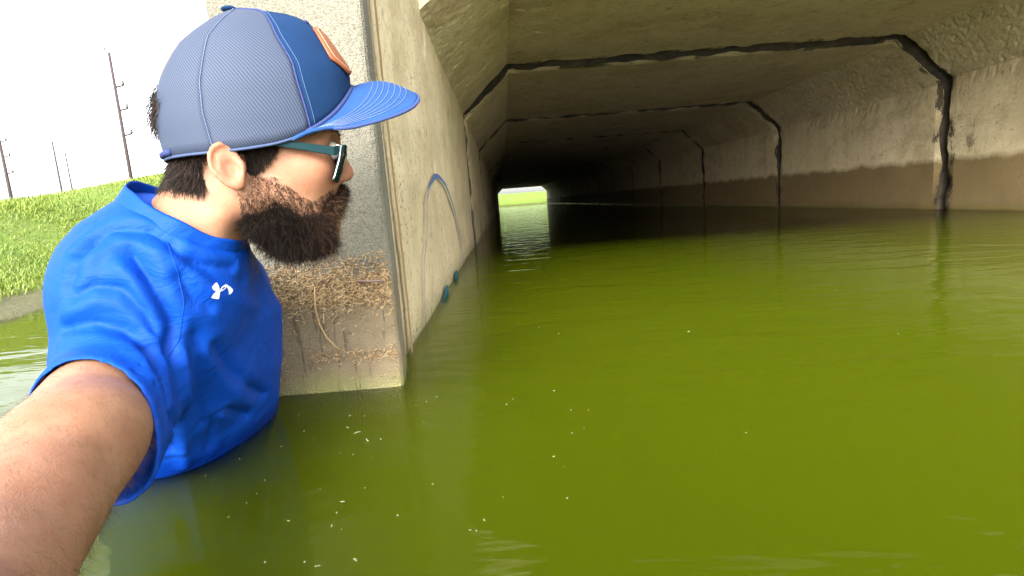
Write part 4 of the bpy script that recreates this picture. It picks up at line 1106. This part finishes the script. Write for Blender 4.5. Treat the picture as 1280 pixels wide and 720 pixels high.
on_crown_line('rim_piping', [(th, 0.006) for th in np.linspace(-TS[1] * 1.05, TS[1] * 1.05, 40)], 0.0022, MAT_NAVY, 0.0015, 8)
for sgn in (-1, 1):                                                     # ventilation eyelets
    c = lift_pt(sgn * R(36), 0.66, 0.002); a = lift_pt(sgn * R(38), 0.66, 0.002) - c; b = lift_pt(sgn * R(36), 0.685, 0.002) - c; a.normalize(); b.normalize()
    V, Fc = tube([c + a * 0.0035 * math.cos(k * math.pi / 8) + b * 0.0026 * math.sin(k * math.pi / 8) for k in range(17)], 0.0008, 5, False)
    keep(mesh_obj('eyelet', V, Fc, MAT_NAVY), cap)
bm = bmesh.new(); bmesh.ops.create_uvsphere(bm, u_segments=16, v_segments=8, radius=0.0085)
for v in bm.verts: v.co = hw((0.006 + v.co.x, v.co.y, 0.1515 + v.co.z * 0.38))
keep(bm_obj('button', bm, MAT_CAPFRONT), cap)
# leather patch, wrapped over the front
def patch_mesh():
    V, Fc, n, m_ = [], [], 24, 12
    for j in range(m_ + 1):
        for i in range(n + 1):
            u = -1 + 2 * i / n; v = j / m_
            half = 0.42 + 0.12 * math.sin(math.pi * (0.15 + 0.7 * (1 - abs(v - 0.45))))      # an angular badge, widest at mid height
            half = 0.78 - 0.34 * max(0, (0.42 - v) / 0.42) - 0.04 * max(0, (v - 0.42) / 0.58)
            V.append(hw(crown_pt(u * half, 0.13 + 0.44 * v, 0.0026)))
    for j in range(m_):
        for i in range(n): Fc.append((j * (n + 1) + i, j * (n + 1) + i + 1, (j + 1) * (n + 1) + i + 1, (j + 1) * (n + 1) + i))
    return V, Fc
V, Fc = patch_mesh()
M = Mat('brown_leather'); P = M.world_pos()
M.set(M.mix(M.noise(P, 70, 5, 0.7), (0.14, 0.032, 0.007), (0.21, 0.060, 0.014)), 0.5, M.bump(M.noise(P, 260, 4, 0.6), 0.35, 0.001))
o = mesh_obj('leather_patch', V, Fc, M.m); keep(o, cap); md = o.modifiers.new('thickness', 'SOLIDIFY'); md.thickness = 0.002; md.offset = 1
pts = []
for u, v in [(-0.9, v) for v in np.linspace(.06, .94, 9)] + [(u, .94) for u in np.linspace(-.9, .9, 14)] + [(.9, v) for v in np.linspace(.94, .06, 9)] + [(u, .06) for u in np.linspace(.9, -.9, 14)]:
    half = 0.78 - 0.34 * max(0, (0.42 - v) / 0.42) - 0.04 * max(0, (v - 0.42) / 0.58); pts.append(lift_pt(u * half, 0.13 + 0.44 * v, 0.0050))
V, Fc = tube(pts, 0.00045, 5, False); mesh_obj('patch_stitching', V, Fc, plain('tan_thread', (0.34, 0.20, 0.12), 0.8), None).parent = o
bpy.context.view_layer.update()
for ch in o.children: ch.matrix_parent_inverse = o.matrix_world.inverted()

# brim: arched across, dipping to the front
def brim_pt(u, v, lift=0.0):
    """u -1..1 across, v 0..1 from crown to edge"""
    th = u * TS[1] * 1.2
    p0 = crown_pt(th, 0.004)
    e = abs(u)
    out_x = 0.201 - 0.112 * e ** 4.2; out_y = 0.0835 * math.copysign(min(1, e * 1.04), u)
    arch = 0.066 - 0.042 * (abs(out_y) / 0.0835) ** 1.9 + 0.13 * out_y
    p1 = Vector((out_x, out_y, arch))
    p = p0.lerp(p1, v); p.z += 0.010 * math.sin(math.pi * v) * (1 - e * 0.6) + lift
    return p
V, Fc, n, m_ = [], [], 56, 20
for j in range(m_ + 1):
    for i in range(n + 1): V.append(hw(brim_pt(-1 + 2 * i / n, j / m_)))
for j in range(m_):
    for i in range(n): Fc.append((j * (n + 1) + i, (j + 1) * (n + 1) + i, (j + 1) * (n + 1) + i + 1, j * (n + 1) + i + 1))
brim = mesh_obj('brim', V, Fc, MAT_BRIM); keep(brim, cap)
uvl = brim.data.uv_layers.new(name='UVMap')
for lp in brim.data.loops: k = lp.vertex_index; uvl.data[lp.index].uv = ((k % (n + 1)) / n * 0.18, (k // (n + 1)) / m_ * .08)
md = brim.modifiers.new('thickness', 'SOLIDIFY'); md.thickness = 0.0035; md.offset = -1
bpy.context.view_layer.update(); _binv = brim.matrix_world.inverted()
for k in range(7):
    v = 0.34 + 0.082 * k
    V, Fc = tube([hw(brim_pt(u, v, 0.0006)) for u in np.linspace(-0.965, 0.965, 70)], 0.00042, 5)
    q = mesh_obj('stitch_row', V, Fc, MAT_THREAD); q.parent = brim; q.matrix_parent_inverse = _binv
V, Fc = tube([hw(brim_pt(u, 1.0, -0.0016)) for u in np.linspace(-1, 1, 80)], 0.0021, 6)
q = mesh_obj('edge_binding', V, Fc, plain('brim_edge', (0.014, 0.034, 0.13), 0.8)); q.parent = brim; q.matrix_parent_inverse = _binv
# strap and the arch of the back opening
V, Fc = tube([lift_pt(math.pi + a, 0.02, 0.001) for a in np.linspace(-0.5, 0.5, 20)], 0.0035, 6); keep(mesh_obj('back_strap', V, Fc, MAT_NAVY), cap)

# ================================================================== sunglasses
glasses = empty('sunglasses', hw((0.105, 0, -0.01)))
tag(glasses, 'dark teal framed sunglasses worn below the cap brim', 'sunglasses')
MAT_FRAME = Mat('teal_frame'); MAT_FRAME = MAT_FRAME.set((0.0015, 0.020, 0.024), 0.6, Specular_IOR_Level=0.15)
MAT_LENS = plain('smoked_lens', (0.006, 0.006, 0.008), 0.08); MAT_SILVER = plain('silver_trim', (0.75, 0.76, 0.78), 0.18, Metallic=0.9)
def gl_pt(y, v):
    """front of the glasses: y across, v 0 at the foot of the lens, 1 at its top"""
    x = 0.1095 - 2.3 * y * y
    return Vector((x - 0.014 * (1 - v), y, -0.040 + 0.037 * v))
def lens_outline(s, g_=0.0):
    out = []
    for k in range(28):
        a = 2 * math.pi * k / 28; c, q = math.cos(a), math.sin(a)
        u = math.copysign(abs(c) ** 0.55, c); v = math.copysign(abs(q) ** 0.6, q)
        y = s * (0.0375 + u * (0.0275 + g_)); vv = 0.5 + v * (0.5 + g_ * 24) * (1 + 0.0 * u)
        out.append(gl_pt(y, vv))
    return out
for s in (-1, 1):
    L = lens_outline(s); c = gl_pt(s * 0.0375, 0.5) + Vector((0.0025, 0, 0))
    V = [hw(c)]; Fc = []
    for rr in (0.5, 1.0):
        for p in L:
            q = c.lerp(p, rr); q.x += 0.0022 * (1 - rr); V.append(hw(q))
    for k in range(28):
        k2 = (k + 1) % 28; Fc.append((0, 1 + k, 1 + k2)); Fc.append((1 + k, 29 + k, 29 + k2, 1 + k2))
    o = mesh_obj('lens', V, Fc, MAT_LENS); keep(o, glasses); md = o.modifiers.new('thickness', 'SOLIDIFY'); md.thickness = 0.0018
    V, Fc = tube([hw(p) for p in L + L[:2]], 0.0021, 8, False); keep(mesh_obj('rim', V, Fc, MAT_FRAME), glasses)
    # temple: flat arm back to the ear, then down behind it
    path = [(0.0945, 0.0665, -0.0085), (0.088, 0.0725, -0.0105), (0.060, 0.0745, -0.0055), (0.030, 0.0758, -0.0005), (0.004, 0.0735, 0.0020), (-0.010, 0.0690, 0.0010), (-0.022, 0.0650, -0.004), (-0.030, 0.0620, -0.014)]
    hh = [0.0045, 0.0048, 0.0040, 0.0034, 0.0028, 0.0024, 0.0022, 0.0020]
    V, Fc = [], []
    for (x, y, z), hgt in zip(path, hh):
        for dy, dz in ((-0.0012, -1), (0.0012, -1), (0.0012, 1), (-0.0012, 1)): V.append(hw((x, s * (y + dy), z + dz * hgt)))
    for j in range(len(path) - 1):
        for k in range(4): Fc.append((j * 4 + k, j * 4 + (k + 1) % 4, j * 4 + 4 + (k + 1) % 4, j * 4 + 4 + k))
    Fc += [(0, 1, 2, 3), (28, 29, 30, 31)]
    o = mesh_obj('temple', V, Fc, MAT_FRAME, smooth=False); keep(o, glasses); md = o.modifiers.new('round', 'BEVEL'); md.width = 0.0008; md.segments = 2
    # bright edge of the end piece
    V, Fc = tube([hw((0.0915, s * 0.0705, -0.0040)), hw((0.0965, s * 0.0690, -0.0045)), hw((0.0935, s * 0.0695, -0.0180)), hw((0.0860, s * 0.0690, -0.0370)), hw((0.0840, s * 0.0680, -0.0400))], [0.0009, 0.0011, 0.0007, 0.0007, 0.0012], 6)
    keep(mesh_obj('end_trim', V, Fc, MAT_SILVER), glasses)
V, Fc = tube([hw(gl_pt(y, 0.80) + Vector((0.0005, 0, 0))) for y in np.linspace(-0.011, 0.011, 9)], 0.0024, 8); keep(mesh_obj('bridge', V, Fc, MAT_FRAME), glasses)

# ================================================================== bits floating on the water
MAT_FLECK = Mat('pale_flecks'); _a = MAT_FLECK.node('ShaderNodeAttribute', attribute_name='tint')
MAT_FLECK = MAT_FLECK.set(MAT_FLECK.ramp(_a.outputs['Fac'], [(0, (0.10, 0.09, 0.03)), (0.6, (0.14, 0.14, 0.055)), (1, (0.19, 0.20, 0.11))]), 0.7)
V, Fc, T = [], [], []
def fleck(x, y, L, w, tint):
    a = random.uniform(0, 6.28); b = len(V); k = 7
    for lay in (0.0012, 0.0004):
        for i in range(k):
            t = 2 * math.pi * i / k; r = random.uniform(0.6, 1.15)
            u, v = L * r * math.cos(t), w * r * math.sin(t) + 0.25 * L * math.cos(t) ** 2
            V.append((x + u * math.cos(a) - v * math.sin(a), y + u * math.sin(a) + v * math.cos(a), lay)); T.append(tint)
    Fc.append(tuple(b + i for i in range(k)))
    for i in range(k): Fc.append((b + i, b + k + i, b + k + (i + 1) % k, b + (i + 1) % k))
for i in range(10):
    fleck(random.gauss(-0.185, 0.045), random.gauss(0.50, 0.07), random.uniform(0.0008, 0.0035), random.uniform(0.0006, 0.0016), random.uniform(0.5, 1))
for i in range(40):
    fleck(random.uniform(-0.40, 0.10), random.uniform(0.45, 0.90), random.uniform(0.0005, 0.002), random.uniform(0.0004, 0.0009), random.random())
for i in range(18):
    y = random.uniform(0.6, 3.2); fleck(random.uniform(-0.15, 1.05 * y), y, random.uniform(0.0008, 0.003), random.uniform(0.0006, 0.0014), random.uniform(.3, 1))
for (x, y, L) in [(-0.225, 0.74, 0.006), (-0.205, 0.71, 0.0055), (-0.245, 0.76, 0.004)]:
    fleck(x, y, L, 0.0011, 0.9)
o = mesh_obj('floating_litter', V, Fc, MAT_FLECK, smooth=False)
o.data.attributes.new('tint', 'FLOAT', 'POINT').data.foreach_set('value', np.array(T, np.float32))
tag(o, 'pale flecks and bits of straw floating on the green water', 'litter', kind='stuff')
